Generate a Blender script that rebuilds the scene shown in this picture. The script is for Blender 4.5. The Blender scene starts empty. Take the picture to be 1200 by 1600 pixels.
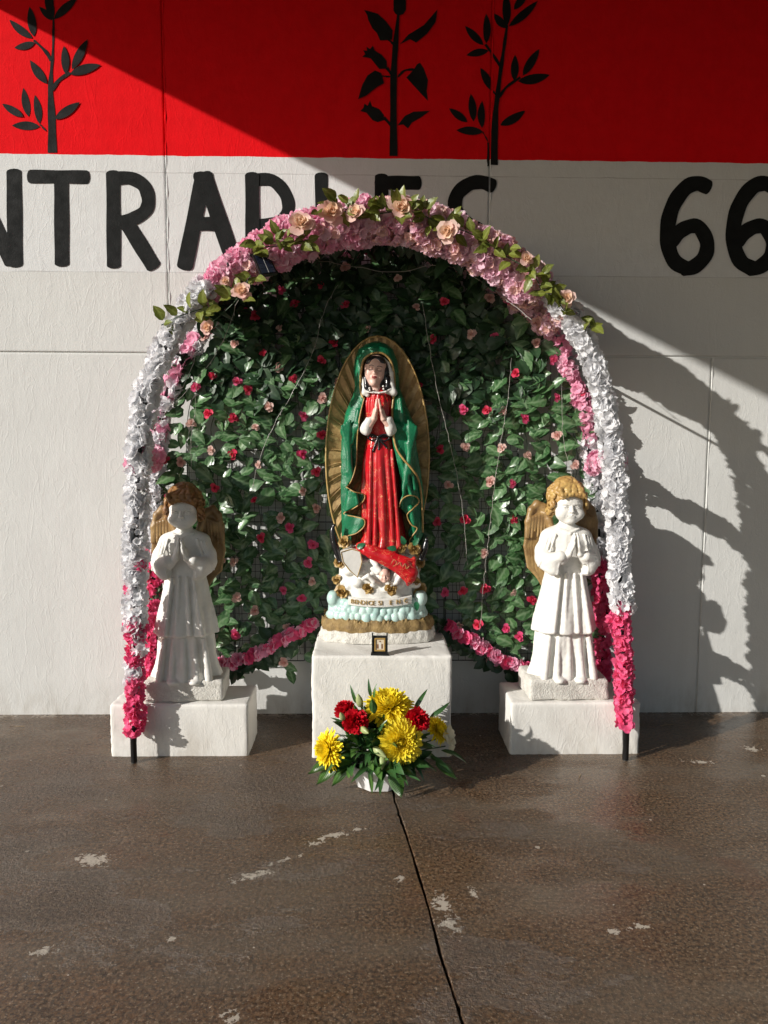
import bpy, math, random
import numpy as np
from mathutils import Vector, Matrix, Euler, Quaternion

random.seed(7); rng = np.random.default_rng(7)
sc = bpy.context.scene
COL = sc.collection
R = math.radians
# ------------------------------------------------------------------ camera
CAM_F, CAM_H, CAM_D = 1156.0, 1.4, 3.70
YAW, PITCH, ROLL = R(-1.26), R(-5.5), R(0.25)
cf = np.array([-math.sin(YAW)*math.cos(PITCH), math.cos(YAW)*math.cos(PITCH), math.sin(PITCH)])
r0 = np.array([math.cos(YAW), math.sin(YAW), 0.]); u0 = np.cross(r0, cf)
cr = r0*math.cos(ROLL)+u0*math.sin(ROLL); cu = -r0*math.sin(ROLL)+u0*math.cos(ROLL)
CC = np.array([0., -CAM_D, CAM_H])
cd = bpy.data.cameras.new('camera'); cam = bpy.data.objects.new('camera', cd); COL.objects.link(cam)
cam.matrix_world = Matrix(((cr[0], cu[0], -cf[0], CC[0]), (cr[1], cu[1], -cf[1], CC[1]), (cr[2], cu[2], -cf[2], CC[2]), (0, 0, 0, 1)))
cd.sensor_fit = 'VERTICAL'; cd.sensor_height = 36.0; cd.lens = 36.0*CAM_F/1600.0
cd.clip_start = 0.05; cd.clip_end = 1000
sc.camera = cam
# ------------------------------------------------------------------ light
SUN_AZ, SUN_EL = math.atan(1.75), math.atan(0.414)
w = bpy.data.worlds.new('World'); sc.world = w; w.use_nodes = True
nt = w.node_tree; bg = nt.nodes['Background']
sky = nt.nodes.new('ShaderNodeTexSky'); sky.sky_type = 'NISHITA'; sky.sun_disc = False
sky.sun_elevation = SUN_EL; sky.sun_rotation = math.atan2(-math.sin(SUN_AZ), -math.cos(SUN_AZ)) % (2*math.pi)
nt.links.new(sky.outputs[0], bg.inputs[0]); bg.inputs[1].default_value = 0.082
sd = bpy.data.lights.new('sun', 'SUN'); sd.energy = 4.4; sd.angle = R(0.55); sd.color = (1.0, 0.955, 0.89)
so = bpy.data.objects.new('sun', sd); COL.objects.link(so)
dirv = Vector((math.sin(SUN_AZ)*math.cos(SUN_EL), math.cos(SUN_AZ)*math.cos(SUN_EL), -math.sin(SUN_EL)))
so.rotation_euler = dirv.to_track_quat('-Z', 'Y').to_euler(); so.location = (-6, -5, 5)
vs = sc.view_settings; vs.view_transform = 'Standard'; vs.look = 'None'; vs.gamma = 1; vs.use_curve_mapping = False
vs.exposure = 0.19
sc.cycles.max_bounces = 6

def ray(px, py): return cf+cr*(px-600)/CAM_F-cu*(py-800)/CAM_F
def aty(px, py, Y):
    d = ray(px, py); return CC+d*(Y-CC[1])/d[1]
def atz(px, py, Z):
    d = ray(px, py); return CC+d*(Z-CC[2])/d[2]

# ------------------------------------------------------------------ materials
def hexlin(r, g, b):
    f = lambda c: (c/255/12.92 if c/255 <= .04045 else ((c/255+.055)/1.055)**2.4)
    return (f(r), f(g), f(b))
class NT:
    def __init__(s, m):
        s.m = m; m.use_nodes = True; s.t = m.node_tree; s.t.nodes.clear()
        s.out = s.t.nodes.new('ShaderNodeOutputMaterial')
    def n(s, ty, **kw):
        nd = s.t.nodes.new(ty)
        for k, v in kw.items(): setattr(nd, k, v)
        return nd
    def l(s, a, b): s.t.links.new(a, b)
    def val(s, sock, v):
        if hasattr(v, 'is_linked') or isinstance(v, bpy.types.NodeSocket): s.l(v, sock)
        else: sock.default_value = v
    def math(s, op, a, b=0.0, c=0.0, clamp=False):
        nd = s.n('ShaderNodeMath', operation=op, use_clamp=clamp)
        s.val(nd.inputs[0], a); s.val(nd.inputs[1], b); s.val(nd.inputs[2], c); return nd.outputs[0]
    def mix(s, f, a, b, blend='MIX'):
        nd = s.n('ShaderNodeMix', data_type='RGBA', blend_type=blend)
        s.val(nd.inputs[0], f)
        for sk, v in ((nd.inputs[6], a), (nd.inputs[7], b)):
            if isinstance(v, tuple): sk.default_value = (*v[:3], 1)
            else: s.l(v, sk)
        return nd.outputs[2]
    def noise(s, vec, scale, detail=4, rough=.55, out=0, dist=0.0):
        nd = s.n('ShaderNodeTexNoise'); nd.inputs['Scale'].default_value = scale; nd.inputs['Detail'].default_value = detail
        nd.inputs['Roughness'].default_value = rough; nd.inputs['Distortion'].default_value = dist; s.l(vec, nd.inputs['Vector']); return nd.outputs[out]
    def ramp(s, f, lo, hi, a=0., b=1.):
        nd = s.n('ShaderNodeMapRange'); s.l(f, nd.inputs[0]); nd.inputs[1].default_value = lo; nd.inputs[2].default_value = hi
        nd.inputs[3].default_value = a; nd.inputs[4].default_value = b; return nd.outputs[0]
    def scalevec(s, vec, sx, sy, sz):
        nd = s.n('ShaderNodeVectorMath', operation='MULTIPLY'); s.l(vec, nd.inputs[0]); nd.inputs[1].default_value = (sx, sy, sz); return nd.outputs[0]
    def bump(s, h, strength=.3, dist=.01, normal=None):
        nd = s.n('ShaderNodeBump'); nd.inputs['Strength'].default_value = strength; nd.inputs['Distance'].default_value = dist
        s.l(h, nd.inputs['Height'])
        if normal is not None: s.l(normal, nd.inputs['Normal'])
        return nd.outputs[0]
    def princ(s, col, rough=.6, normal=None, spec=.5, **kw):
        p = s.n('ShaderNodeBsdfPrincipled')
        s.val(p.inputs['Base Color'], (*col[:3], 1) if isinstance(col, tuple) else col)
        s.val(p.inputs['Roughness'], rough); p.inputs['Specular IOR Level'].default_value = spec
        if normal is not None: s.l(normal, p.inputs['Normal'])
        for k, v in kw.items(): s.val(p.inputs[k.replace('_', ' ')], v)
        return p
MATS = {}
def paint(name, col, col2=None, rough=.6, nscale=12, bscale=60, bstr=.25, bdist=.004, spec=.5, mscale=None, **kw):
    """painted plaster / plastic: two tones mixed by noise, fine relief"""
    m = bpy.data.materials.new(name); k = NT(m)
    tc = k.n('ShaderNodeTexCoord').outputs['Object']
    col2 = col2 or tuple(c*.75 for c in col)
    f = k.ramp(k.noise(tc, nscale, 5, .6), .35, .65)
    c = k.mix(f, col, col2)
    h = k.noise(tc, bscale, 4, .65)
    rr = k.ramp(k.noise(tc, nscale*2.3, 3), .3, .7, rough*.8, min(1, rough*1.2))
    p = k.princ(c, rr, k.bump(h, bstr, bdist), spec, **kw)
    k.l(p.outputs[0], k.out.inputs[0]); MATS[name] = m; return m
def fabric(name, cols, trans=.35, rough=.55, gloss=.25, vein=None, huevar=.0):
    """thin petal or leaf: light passes through; colour varies from piece to piece"""
    m = bpy.data.materials.new(name); k = NT(m)
    oi = k.n('ShaderNodeObjectInfo').outputs['Random']
    tc = k.n('ShaderNodeTexCoord').outputs['Object']
    c = k.mix(oi, cols[0], cols[1])
    f = k.ramp(k.noise(tc, 35, 3), .3, .7)
    c = k.mix(k.math('MULTIPLY', f, .45), c, cols[2] if len(cols) > 2 else tuple(x*.7 for x in cols[0]))
    if vein:
        at = k.n('ShaderNodeAttribute', attribute_name='vein').outputs['Fac']
        c = k.mix(k.math('MULTIPLY', at, .55), c, vein)
    d = k.princ(c, rough, None, gloss)
    t = k.n('ShaderNodeBsdfTranslucent'); k.l(c, t.inputs[0])
    mx = k.n('ShaderNodeMixShader'); mx.inputs[0].default_value = trans
    k.l(d.outputs[0], mx.inputs[1]); k.l(t.outputs[0], mx.inputs[2]); k.l(mx.outputs[0], k.out.inputs[0])
    MATS[name] = m; return m

# ------------------------------------------------------------------ mesh helpers
def mesh(name, v, f, mats=(), smooth=True, fm=None, vein=None):
    me = bpy.data.meshes.new(name)
    v = np.asarray(v, dtype=np.float32)
    if isinstance(f, np.ndarray):
        me.vertices.add(len(v)); me.vertices.foreach_set('co', v.ravel())
        n, q = f.shape
        me.loops.add(n*q); me.loops.foreach_set('vertex_index', f.ravel().astype(np.int32))
        me.polygons.add(n); me.polygons.foreach_set('loop_start', np.arange(0, n*q, q, dtype=np.int32))
        me.update(calc_edges=True); me.validate()
    else:
        me.from_pydata(v.tolist(), [], f)
    for m in mats: me.materials.append(m)
    if fm is not None and len(fm) == len(me.polygons): me.polygons.foreach_set('material_index', np.asarray(fm, dtype=np.int32))
    me.polygons.foreach_set('use_smooth', np.full(len(me.polygons), smooth))
    if vein is not None:
        a = me.attributes.new('vein', 'FLOAT', 'POINT'); a.data.foreach_set('value', np.asarray(vein, dtype=np.float32))
    me.update(); return me
def link(name, me, parent=None, M=None, label=None, kind=None):
    o = bpy.data.objects.new(name, me); COL.objects.link(o)
    if parent is not None: o.parent = parent
    if M is not None: o.matrix_basis = M
    if label: o['label'] = label
    if kind: o['kind'] = kind
    return o
def tag(o, label, cat, group=None):
    o['label'] = label; o['category'] = cat
    if group: o['group'] = group
    return o
def thing(name, label, cat, loc=(0, 0, 0), group=None, rotz=0):
    o = bpy.data.objects.new(name, None); COL.objects.link(o); o.location = loc; o.rotation_euler = (0, 0, rotz)
    o.empty_display_size = .05
    return tag(o, label, cat, group)
class MB:
    """collects vertices and faces for one mesh"""
    def __init__(s): s.v = []; s.f = []; s.m = []; s.vein = []
    def add(s, v, f, mi=0, vein=None):
        b = len(s.v); s.v += [tuple(map(float, p)) for p in v]; s.f += [tuple(int(i)+b for i in q) for q in f]; s.m += [mi]*len(f)
        s.vein += list(vein) if vein is not None else [0.0]*len(v)
    def box(s, lo, hi, mi=0):
        x0, y0, z0 = lo; x1, y1, z1 = hi
        v = [(x0, y0, z0), (x1, y0, z0), (x1, y1, z0), (x0, y1, z0), (x0, y0, z1), (x1, y0, z1), (x1, y1, z1), (x0, y1, z1)]
        s.add(v, [(0, 3, 2, 1), (4, 5, 6, 7), (0, 1, 5, 4), (1, 2, 6, 5), (2, 3, 7, 6), (3, 0, 4, 7)], mi)
    def tube(s, pts, rad, n=8, mi=0):
        pts = [np.array(p, float) for p in pts]; L = len(pts)
        rad = [rad]*L if np.isscalar(rad) else rad
        up = np.array([0.31, 0.2, 0.93]); v = []; f = []
        for i, p in enumerate(pts):
            t = pts[min(i+1, L-1)]-pts[max(i-1, 0)]; t /= (np.linalg.norm(t)+1e-9)
            a = np.cross(t, up); a /= (np.linalg.norm(a)+1e-9); b = np.cross(t, a); up = np.cross(a, t)
            for j in range(n):
                an = 2*math.pi*j/n; v.append(p+rad[i]*(a*math.cos(an)+b*math.sin(an)))
        for i in range(L-1):
            for j in range(n):
                f.append((i*n+j, i*n+(j+1) % n, (i+1)*n+(j+1) % n, (i+1)*n+j))
        f.append(tuple(range(n))); f.append(tuple((L-1)*n+n-1-j for j in range(n)))
        s.add(v, f, mi)
    def mesh(s, name, mats, smooth=True):
        return mesh(name, s.v, s.f, mats, smooth, s.m, s.vein if any(s.vein) else None)
def catmull(P, n=6):
    P = [np.array(p, float) for p in P]; out = []
    for i in range(len(P)-1):
        a = P[i-1] if i else P[0]*2-P[1]; b = P[i]; c = P[i+1]; d = P[i+2] if i+2 < len(P) else P[-1]*2-P[-2]
        for k in range(n):
            t = k/n; out.append(.5*((2*b)+(-a+c)*t+(2*a-5*b+4*c-d)*t*t+(-a+3*b-3*c+d)*t**3))
    out.append(P[-1]); return out
def resample(P, step):
    P = np.array(P); d = np.r_[0, np.cumsum(np.linalg.norm(np.diff(P, axis=0), axis=1))]
    n = max(2, int(round(d[-1]/step))+1); t = np.linspace(0, d[-1], n)
    return np.stack([np.interp(t, d, P[:, k]) for k in range(P.shape[1])], 1)
def bevelled_block(name, lo, hi, mats, parent=None, r=.006, seg=10, rough=.002, seed=0, taper=0.0):
    """a hand-cast block: subdivided, edges rounded and a little uneven"""
    lo = np.array(lo, float); hi = np.array(hi, float); c = (lo+hi)/2; h = (hi-lo)/2
    rs = np.random.default_rng(seed); V = []; Fc = []
    ph = rs.uniform(0, 6, (6, 3)); fr = rs.uniform(6, 40, (6, 3))
    for ax in range(3):
        for sg in (-1, 1):
            u, v = [(1, 2), (2, 0), (0, 1)][ax]
            nu = max(2, int(2*h[u]/.012))+3; nv = max(2, int(2*h[v]/.012))+3
            def line(n, H):
                t = np.linspace(-H+r, H-r, n-2); return np.r_[-H, t, H]
            U, W = np.meshgrid(line(nu, h[u]), line(nv, h[v]), indexing='ij')
            p = np.zeros((nu, nv, 3)); p[..., ax] = sg*h[ax]; p[..., u] = U; p[..., v] = W
            b = len(V); V += p.reshape(-1, 3).tolist()
            for i in range(nu-1):
                for j in range(nv-1):
                    q = (b+i*nv+j, b+(i+1)*nv+j, b+(i+1)*nv+j+1, b+i*nv+j+1); Fc.append(q if sg > 0 else q[::-1])
    V = np.array(V); core = np.clip(V, -(h-r), h-r); d = V-core; L = np.linalg.norm(d, axis=1, keepdims=True)
    V = core+d/np.maximum(L, 1e-9)*np.minimum(L, r)
    off = sum(np.sin(V @ fr[k]+ph[k, 0]) for k in range(6))[:, None]/6*rough+sum(np.sin(V @ (fr[k]*4.5)[::-1]+ph[k, 1]) for k in range(6))[:, None]/6*rough*.22
    edge = (np.sort(np.abs(V)/h, axis=1)[:, 1] > 1-.03/h.min()).astype(float)[:, None]; off = off-edge*rough*.5*(np.sin(V @ fr[0]*2.3+1)*np.sin(V @ fr[1]*1.7) > .45)[:, None]
    V = V+off*np.sign(d)
    V[:, :2] *= 1-taper*(V[:, 2:3]/h[2]*.5+.5)
    me = mesh(name, V+c, Fc, mats)
    import bmesh
    bm = bmesh.new(); bm.from_mesh(me); bmesh.ops.remove_doubles(bm, verts=bm.verts, dist=.0004); bm.to_mesh(me); bm.free()
    me.polygons.foreach_set('use_smooth', np.ones(len(me.polygons), bool))
    return link(name, me, parent)

# ------------------------------------------------------------------ sculpting: distance fields meshed with surface nets
class Field:
    def __init__(s, lo, hi, h):
        s.lo = np.array(lo, float); s.h = h; s.n = (np.ceil((np.array(hi)-s.lo)/h)).astype(int)+1
        s.ax = [(s.lo[k]+h*np.arange(s.n[k])).astype(np.float32) for k in range(3)]
        s.V = np.full(tuple(s.n), 1.0, np.float32)
    def sl(s, lo, hi, m):
        return tuple(slice(max(0, int((lo[k]-m-s.lo[k])/s.h)), max(0, min(s.n[k], int((hi[k]+m-s.lo[k])/s.h)+2))) for k in range(3))
    def grids(s, sl):
        return s.ax[0][sl[0]][:, None, None], s.ax[1][sl[1]][None, :, None], s.ax[2][sl[2]][None, None, :]
    def add(s, prim, k=0.0):
        fn, lo, hi = prim; sl = s.sl(lo, hi, k+3*s.h); v = fn(*s.grids(sl)); c = s.V[sl]
        if k > 0:
            t = np.clip(.5+.5*(c-v)/k, 0, 1); s.V[sl] = c*(1-t)+v*t-k*t*(1-t)
        else: s.V[sl] = np.minimum(c, v)
        return s
    def sub(s, prim, k=0.0):
        fn, lo, hi = prim; sl = s.sl(lo, hi, k+3*s.h); v = -fn(*s.grids(sl)); c = s.V[sl]
        if k > 0:
            t = np.clip(.5-.5*(c-v)/k, 0, 1); s.V[sl] = c*(1-t)+v*t+k*t*(1-t)
        else: s.V[sl] = np.maximum(c, v)
        return s
    def front(s, x, z, default=0.0):
        i = int(round((x-s.lo[0])/s.h)); k = int(round((z-s.lo[2])/s.h))
        if not (0 <= i < s.n[0] and 0 <= k < s.n[2]): return default
        c = np.nonzero(s.V[i, :, k] < 0)[0]
        return float(s.ax[1][c[0]]) if len(c) else default
    def mesh(s, name, mats, fmfn=None):
        V = s.V
        for a in range(3):     # close the surface at the box
            i0 = [slice(None)]*3; i0[a] = 0; V[tuple(i0)] = np.maximum(V[tuple(i0)], s.h*.5); i0[a] = -1; V[tuple(i0)] = np.maximum(V[tuple(i0)], s.h*.5)
        I = V < 0; n = s.n; cs = tuple(n-1)
        cnt = np.zeros(cs, np.int8)
        for dx in (0, 1):
            for dy in (0, 1):
                for dz in (0, 1): cnt += I[dx:n[0]-1+dx, dy:n[1]-1+dy, dz:n[2]-1+dz]
        act = np.argwhere((cnt > 0) & (cnt < 8)); idx = np.full(cs, -1, np.int32); idx[tuple(act.T)] = np.arange(len(act))
        P = np.zeros((len(act), 3)); W = np.zeros(len(act))
        for a in range(3):
            b, c = [q for q in range(3) if q != a]
            for ob in (0, 1):
                for oc in (0, 1):
                    o = np.zeros(3, int); o[b] = ob; o[c] = oc; p0 = act+o; p1 = p0.copy(); p1[:, a] += 1
                    v0 = V[tuple(p0.T)]; v1 = V[tuple(p1.T)]; m = (v0 < 0) != (v1 < 0)
                    t = np.where(m, v0/np.where(m, v0-v1, 1), 0); q = p0.astype(float); q[:, a] += t
                    P += np.where(m[:, None], q, 0); W += m
        P = P/W[:, None]*s.h+s.lo
        faces = []
        for a in range(3):
            b, c = [(1, 2), (2, 0), (0, 1)][a]
            s0 = [slice(None)]*3; s1 = [slice(None)]*3; s0[a] = slice(0, n[a]-1); s1[a] = slice(1, n[a])
            A = I[tuple(s0)]; B = I[tuple(s1)]; D = np.argwhere(A != B)
            D = D[(D[:, b] > 0) & (D[:, c] > 0) & (D[:, b] < n[b]-1) & (D[:, c] < n[c]-1)]
            if not len(D): continue
            ins = A[tuple(D.T)]
            q = []
            for db, dc in ((-1, -1), (0, -1), (0, 0), (-1, 0)):
                e = D.copy(); e[:, b] += db; e[:, c] += dc; q.append(idx[tuple(e.T)])
            q = np.stack(q, 1); q[~ins] = q[~ins][:, ::-1]; faces.append(q)
        Fc = np.concatenate(faces); Fc = Fc[(Fc >= 0).all(1)]
        fm = fmfn(P[Fc].mean(1)) if fmfn else None
        return mesh(name, P, Fc, mats, True, fm)
def bb(pts, r): pts = np.array(pts, float); return pts.min(0)-r, pts.max(0)+r
def ell(c, r, rz=0.0, ry=0.0):
    c = np.array(c, float); r = np.array([r]*3 if np.isscalar(r) else r, float)
    cz, sz, cy, sy = math.cos(rz), math.sin(rz), math.cos(ry), math.sin(ry)
    def fn(x, y, z):
        x = x-c[0]; y = y-c[1]; z = z-c[2]
        if rz: x, y = x*cz+y*sz, -x*sz+y*cz
        if ry: x, z = x*cy-z*sy, x*sy+z*cy
        k0 = np.sqrt((x/r[0])**2+(y/r[1])**2+(z/r[2])**2)
        return (k0-1)*r.min() if r.max()/r.min() < 1.2 else k0*(k0-1)/np.maximum(np.sqrt((x/r[0]**2)**2+(y/r[1]**2)**2+(z/r[2]**2)**2), 1e-6)
    m = r.max() if (rz or ry) else r
    return fn, c-m, c+m
def cap(a, b, ra, rb=None, sq=1.0):
    a = np.array(a, float); b = np.array(b, float); rb = ra if rb is None else rb; d = b-a; L = max(d@d, 1e-9)
    def fn(x, y, z):
        t = np.clip(((x-a[0])*d[0]+(y-a[1])*d[1]+(z-a[2])*d[2])/L, 0, 1)
        return np.sqrt((x-a[0]-t*d[0])**2+((y-a[1]-t*d[1])/sq)**2+(z-a[2]-t*d[2])**2)-(ra+(rb-ra)*t)
    lo, hi = bb([a, b], max(ra, rb)); return fn, lo, hi
def loft(rows, fold=None, p=2.0):
    """rows: (z, cx, cy, rx, ry); fold(theta, z) pushes the wall in or out"""
    A = np.array(sorted(rows), float)
    def fn(x, y, z):
        g = [np.interp(z.ravel(), A[:, 0], A[:, k]).reshape(z.shape) for k in range(1, 5)]
        dx = (x-g[0])/g[2]; dy = (y-g[1])/g[3]
        q = np.sqrt(dx*dx+dy*dy) if p == 2 else (np.abs(dx)**p+np.abs(dy)**p)**(1/p)
        if fold is not None: q = q-fold(np.arctan2(dx, -dy), z)
        d = (q-1)*np.minimum(g[2], g[3])
        return np.maximum(d, np.maximum(A[0, 0]-z, z-A[-1, 0])).astype(np.float32)
    m = 1.25; return fn, np.array([(A[:, 1]-A[:, 3]*m).min(), (A[:, 2]-A[:, 4]*m).min(), A[0, 0]]), np.array([(A[:, 1]+A[:, 3]*m).max(), (A[:, 2]+A[:, 4]*m).max(), A[-1, 0]])
def chain(F, pts, rad, k, sq=1.0):
    for i in range(len(pts)-1): F.add(cap(pts[i], pts[i+1], rad[i], rad[i+1], sq), k)
def prism(poly, y0, y1, rnd=.002):
    P = np.array(poly, float)
    def fn(x, y, z):
        x2 = x[:, 0, :]+0*z[0, 0, :][None]; z2 = z[0, 0, :][None]+0*x2
        d = np.full(x2.shape, 1e9); sgn = np.ones(x2.shape)
        for i in range(len(P)):
            a = P[i]; b = P[i-1]; e = b-a; wx = x2-a[0]; wz = z2-a[1]
            t = np.clip((wx*e[0]+wz*e[1])/(e@e), 0, 1); d = np.minimum(d, (wx-e[0]*t)**2+(wz-e[1]*t)**2)
            c1 = z2 >= a[1]; c2 = z2 < b[1]; c3 = e[0]*wz > e[1]*wx
            fl = (c1 & c2 & c3) | (~c1 & ~c2 & ~c3); sgn = np.where(fl, -sgn, sgn)
        d = (sgn*np.sqrt(d))[:, None, :]
        return np.maximum(d, np.maximum(y0-y, y-y1)).astype(np.float32)-rnd
    return fn, np.array([P[:, 0].min(), y0, P[:, 1].min()])-rnd, np.array([P[:, 0].max(), y1, P[:, 1].max()])+rnd
def wob(x, y, z, s, seed=0):
    a = 1.7*seed
    return (np.sin(x*s+a+1.3*np.sin(z*s*.7+a))+np.sin(y*s*1.1+2*a+np.sin(x*s*.9))+np.sin(z*s*1.2+3*a+1.1*np.sin(y*s*.8)))/3
# ================================================================== SETTING
Z_RED = 2.75
# wall paint
m = bpy.data.materials.new('wall_paint'); k = NT(m)
pos = k.n('ShaderNodeNewGeometry').outputs['Position']
sx = k.n('ShaderNodeSeparateXYZ'); k.l(pos, sx.inputs[0]); Zs = sx.outputs[2]; Xs = sx.outputs[0]
wv = k.noise(pos, 9, 3)
zr = k.math('ADD', Zs, k.math('MULTIPLY', k.math('SUBTRACT', wv, .5), .012))
isred = k.math('GREATER_THAN', zr, Z_RED)
isband = k.math('GREATER_THAN', zr, 2.205)
big = k.ramp(k.noise(pos, 1.6, 5, .6), .3, .7); mid = k.ramp(k.noise(pos, 14, 5, .65), .35, .7)
streak = k.ramp(k.noise(k.scalevec(pos, 14, 14, 1.2), 1.0, 5, .6), .35, .75)
low = k.mix(big, (.685, .693, .675), (.635, .640, .622)); low = k.mix(k.math('MULTIPLY', streak, .35), low, (.585, .585, .565))
band = k.mix(mid, (.705, .72, .72), (.665, .675, .675))
col = k.mix(isband, low, band)
# pencil guide lines left by the sign painter
gl = k.math('ADD', k.math('LESS_THAN', k.math('ABSOLUTE', k.math('SUBTRACT', zr, 2.672)), .0022), k.math('LESS_THAN', k.math('ABSOLUTE', k.math('SUBTRACT', zr, 2.207)), .0022), clamp=True)
gl = k.math('MULTIPLY', gl, k.ramp(k.noise(k.scalevec(pos, 1, 1, 0), 3, 2), .4, .55, .1, .55))
col = k.mix(gl, col, (.35, .34, .33))
# grime splashed up from the floor, scuffs and chips
gr = k.math('MULTIPLY', k.ramp(Zs, .0, .20, 1., 0.), k.ramp(k.noise(k.scalevec(pos, 1, 1, .4), 11, 6, .7), .42, .75))
col = k.mix(k.math('MULTIPLY', gr, .75), col, (.36, .33, .28))
sp = k.ramp(k.noise(pos, 46, 4, .7), .70, .74); col = k.mix(k.math('MULTIPLY', sp, .5), col, (.33, .31, .29))
red = k.mix(mid, (.80, .0040, .009), (.70, .0030, .007)); rs_ = k.ramp(k.noise(k.scalevec(pos, 26, 26, 3), 1.0, 4), .45, .7)
red = k.mix(k.math('MULTIPLY', rs_, .4), red, (.76, .008, .012))
col = k.mix(isred, col, red)
h1 = k.noise(k.scalevec(pos, 42, 42, 13), 1.0, 4, .6); h2 = k.noise(pos, 130, 3, .6); h3 = k.noise(pos, 6, 5, .6)
ridge = k.math('ABSOLUTE', k.math('SUBTRACT', k.noise(k.scalevec(pos, 9, 9, 3.2), 1.0, 3, .6, dist=.6), .5))
ridge = k.ramp(ridge, 0, .02, 1, 0)
hh = k.math('ADD', k.math('MULTIPLY', h1, .5), k.math('ADD', k.math('MULTIPLY', h2, .55), k.math('MULTIPLY', ridge, .22)))
hh = k.math('ADD', hh, k.math('MULTIPLY', h3, 1.6))
bn = k.bump(hh, .42, .0045)
k.l(k.princ(col, .8, bn, .10).outputs[0], k.out.inputs[0])
M_WALL = m
M_JOINT = paint('joint_filler', (.5, .47, .44), rough=.9)
M_BLACK = paint('black_wall_paint', (.008, .009, .009), (.013, .014, .014), rough=.7, nscale=9, bscale=110, bstr=.35, bdist=.003, spec=.15)
M_CAN = paint('canopy_concrete', (.16, .155, .15), rough=.9, nscale=3, bscale=30)

wall = thing('wall', 'long white rendered wall with a red upper band, painted lettering and panel joints', 'wall', (0, 0, 0))
def panel(x0, x1, z0, z1):
    g = .0035; rs = .002
    b = MB(); c = .005
    def ring(d, y): return [(x0+g+d, y, z0+g+d), (x1-g-d, y, z0+g+d), (x1-g-d, y, z1-g-d), (x0+g+d, y, z1-g-d)]
    v = ring(0, .06)+ring(0, c)+ring(c*.6, c*.15)+ring(c*1.6, 0)
    f = [(a*4+i, a*4+(i+1) % 4, (a+1)*4+(i+1) % 4, (a+1)*4+i) for a in range(3) for i in range(4)]+[(12, 13, 14, 15)]
    b.add(v, f); link('wall_panel', b.mesh('wall_panel', [M_WALL], False), wall)
up = [-12]+[-.972+1.556*i for i in range(-4, 8)]+[13]
for a, b_ in zip(up, up[1:]): panel(a, b_, 1.822, 3.9)
lo_ = [-12, -8, -4.2, 1.71, 3.266, 4.822, 6.378, 8, 13]
for a, b_ in zip(lo_, lo_[1:]): panel(a, b_, -.02, 1.822)
b = MB(); b.box((-12, .0085, -.02), (13, .25, 5.4)); b.box((-12, .0, 3.903), (13, .0083, 5.4))
# old filler standing a little proud along the joints
for (x, z0, z1) in ((-.972, 1.85, 3.9), (.584, 1.85, 3.9), (1.71, .0, 1.8)):
    zz = np.linspace(z0, z1, 60); rr = .0035+.0015*np.sin(zz*37)+.001*np.sin(zz*91)
    b.tube([(x+.006+.0012*math.sin(z*13), .0015, z) for z in zz], list(rr), 6)
link('wall_core', b.mesh('wall_core', [M_WALL], False), wall)

# ---- mural: letters and plants painted on the wall (thin sheets of paint)
layer = [0]
def WP(px, py, dy=0.0):
    p = aty(px, py, 0.0); return (p[0], -.0016-dy, p[2])
def nxt(): layer[0] += 1; return (layer[0] % 14)*.00022
def ribbon(B, pts, w, cap_=True, n=5, jit=.5):
    P = catmull([(*p, 0) for p in pts], n) if len(pts) > 2 else [np.array((*p, 0), float) for p in pts]
    if len(pts) == 2: P = [P[0]+(P[1]-P[0])*t for t in np.linspace(0, 1, 9)]
    L = len(P); ws = np.interp(np.linspace(0, 1, L), np.linspace(0, 1, len(w)), w) if not np.isscalar(w) else np.full(L, float(w))
    dy = nxt(); Lf = []; Rt = []; ph = random.uniform(0, 6)
    for i, p in enumerate(P):
        t = P[min(i+1, L-1)]-P[max(i-1, 0)]; t = t/np.linalg.norm(t); nn = np.array([-t[1], t[0], 0])
        q = ws[i]/2+jit*math.sin(i*1.1+ph)*.7
        Lf.append(p+nn*q); Rt.append(p-nn*q)
    V = [WP(p[0], p[1], dy) for p in Lf]+[WP(p[0], p[1], dy) for p in Rt]
    F_ = [(i, i+1, L+i+1, L+i) for i in range(L-1)]
    if cap_:
        for e, s in ((0, -1), (L-1, 1)):
            t = (P[1]-P[0]) if e == 0 else (P[-1]-P[-2]); t = t/np.linalg.norm(t); nn = np.array([-t[1], t[0], 0]); q = ws[e]/2
            pts_ = [P[e]+nn*q*math.cos(a)+t*s*q*.45*math.sin(a) for a in np.linspace(0, math.pi, 7)]
            b0 = len(V); V += [WP(p[0], p[1], dy) for p in pts_]; F_.append(tuple(range(b0, b0+7)))
    B.add(V, F_)
def poly(B, pts):
    dy = nxt(); B.add([WP(x, y, dy) for x, y in pts], [tuple(range(len(pts)))])
def lens(B, b0, t0, w):
    b0 = np.array(b0, float); t0 = np.array(t0, float); d = t0-b0; n_ = np.array([-d[1], d[0]])/np.linalg.norm(d)
    ts = np.linspace(0, 1, 9); pr = np.sin(ts**.9*math.pi)**.8*w/2
    bend = np.sin(ts*math.pi)*np.linalg.norm(d)*random.uniform(-.04, .04)
    A = [b0+d*t+n_*(p+q) for t, p, q in zip(ts, pr, bend)]; C_ = [b0+d*t+n_*(-p+q) for t, p, q in zip(ts[1:-1], pr[1:-1], bend[1:-1])]
    poly(B, [tuple(p) for p in A+C_[::-1]])
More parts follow.
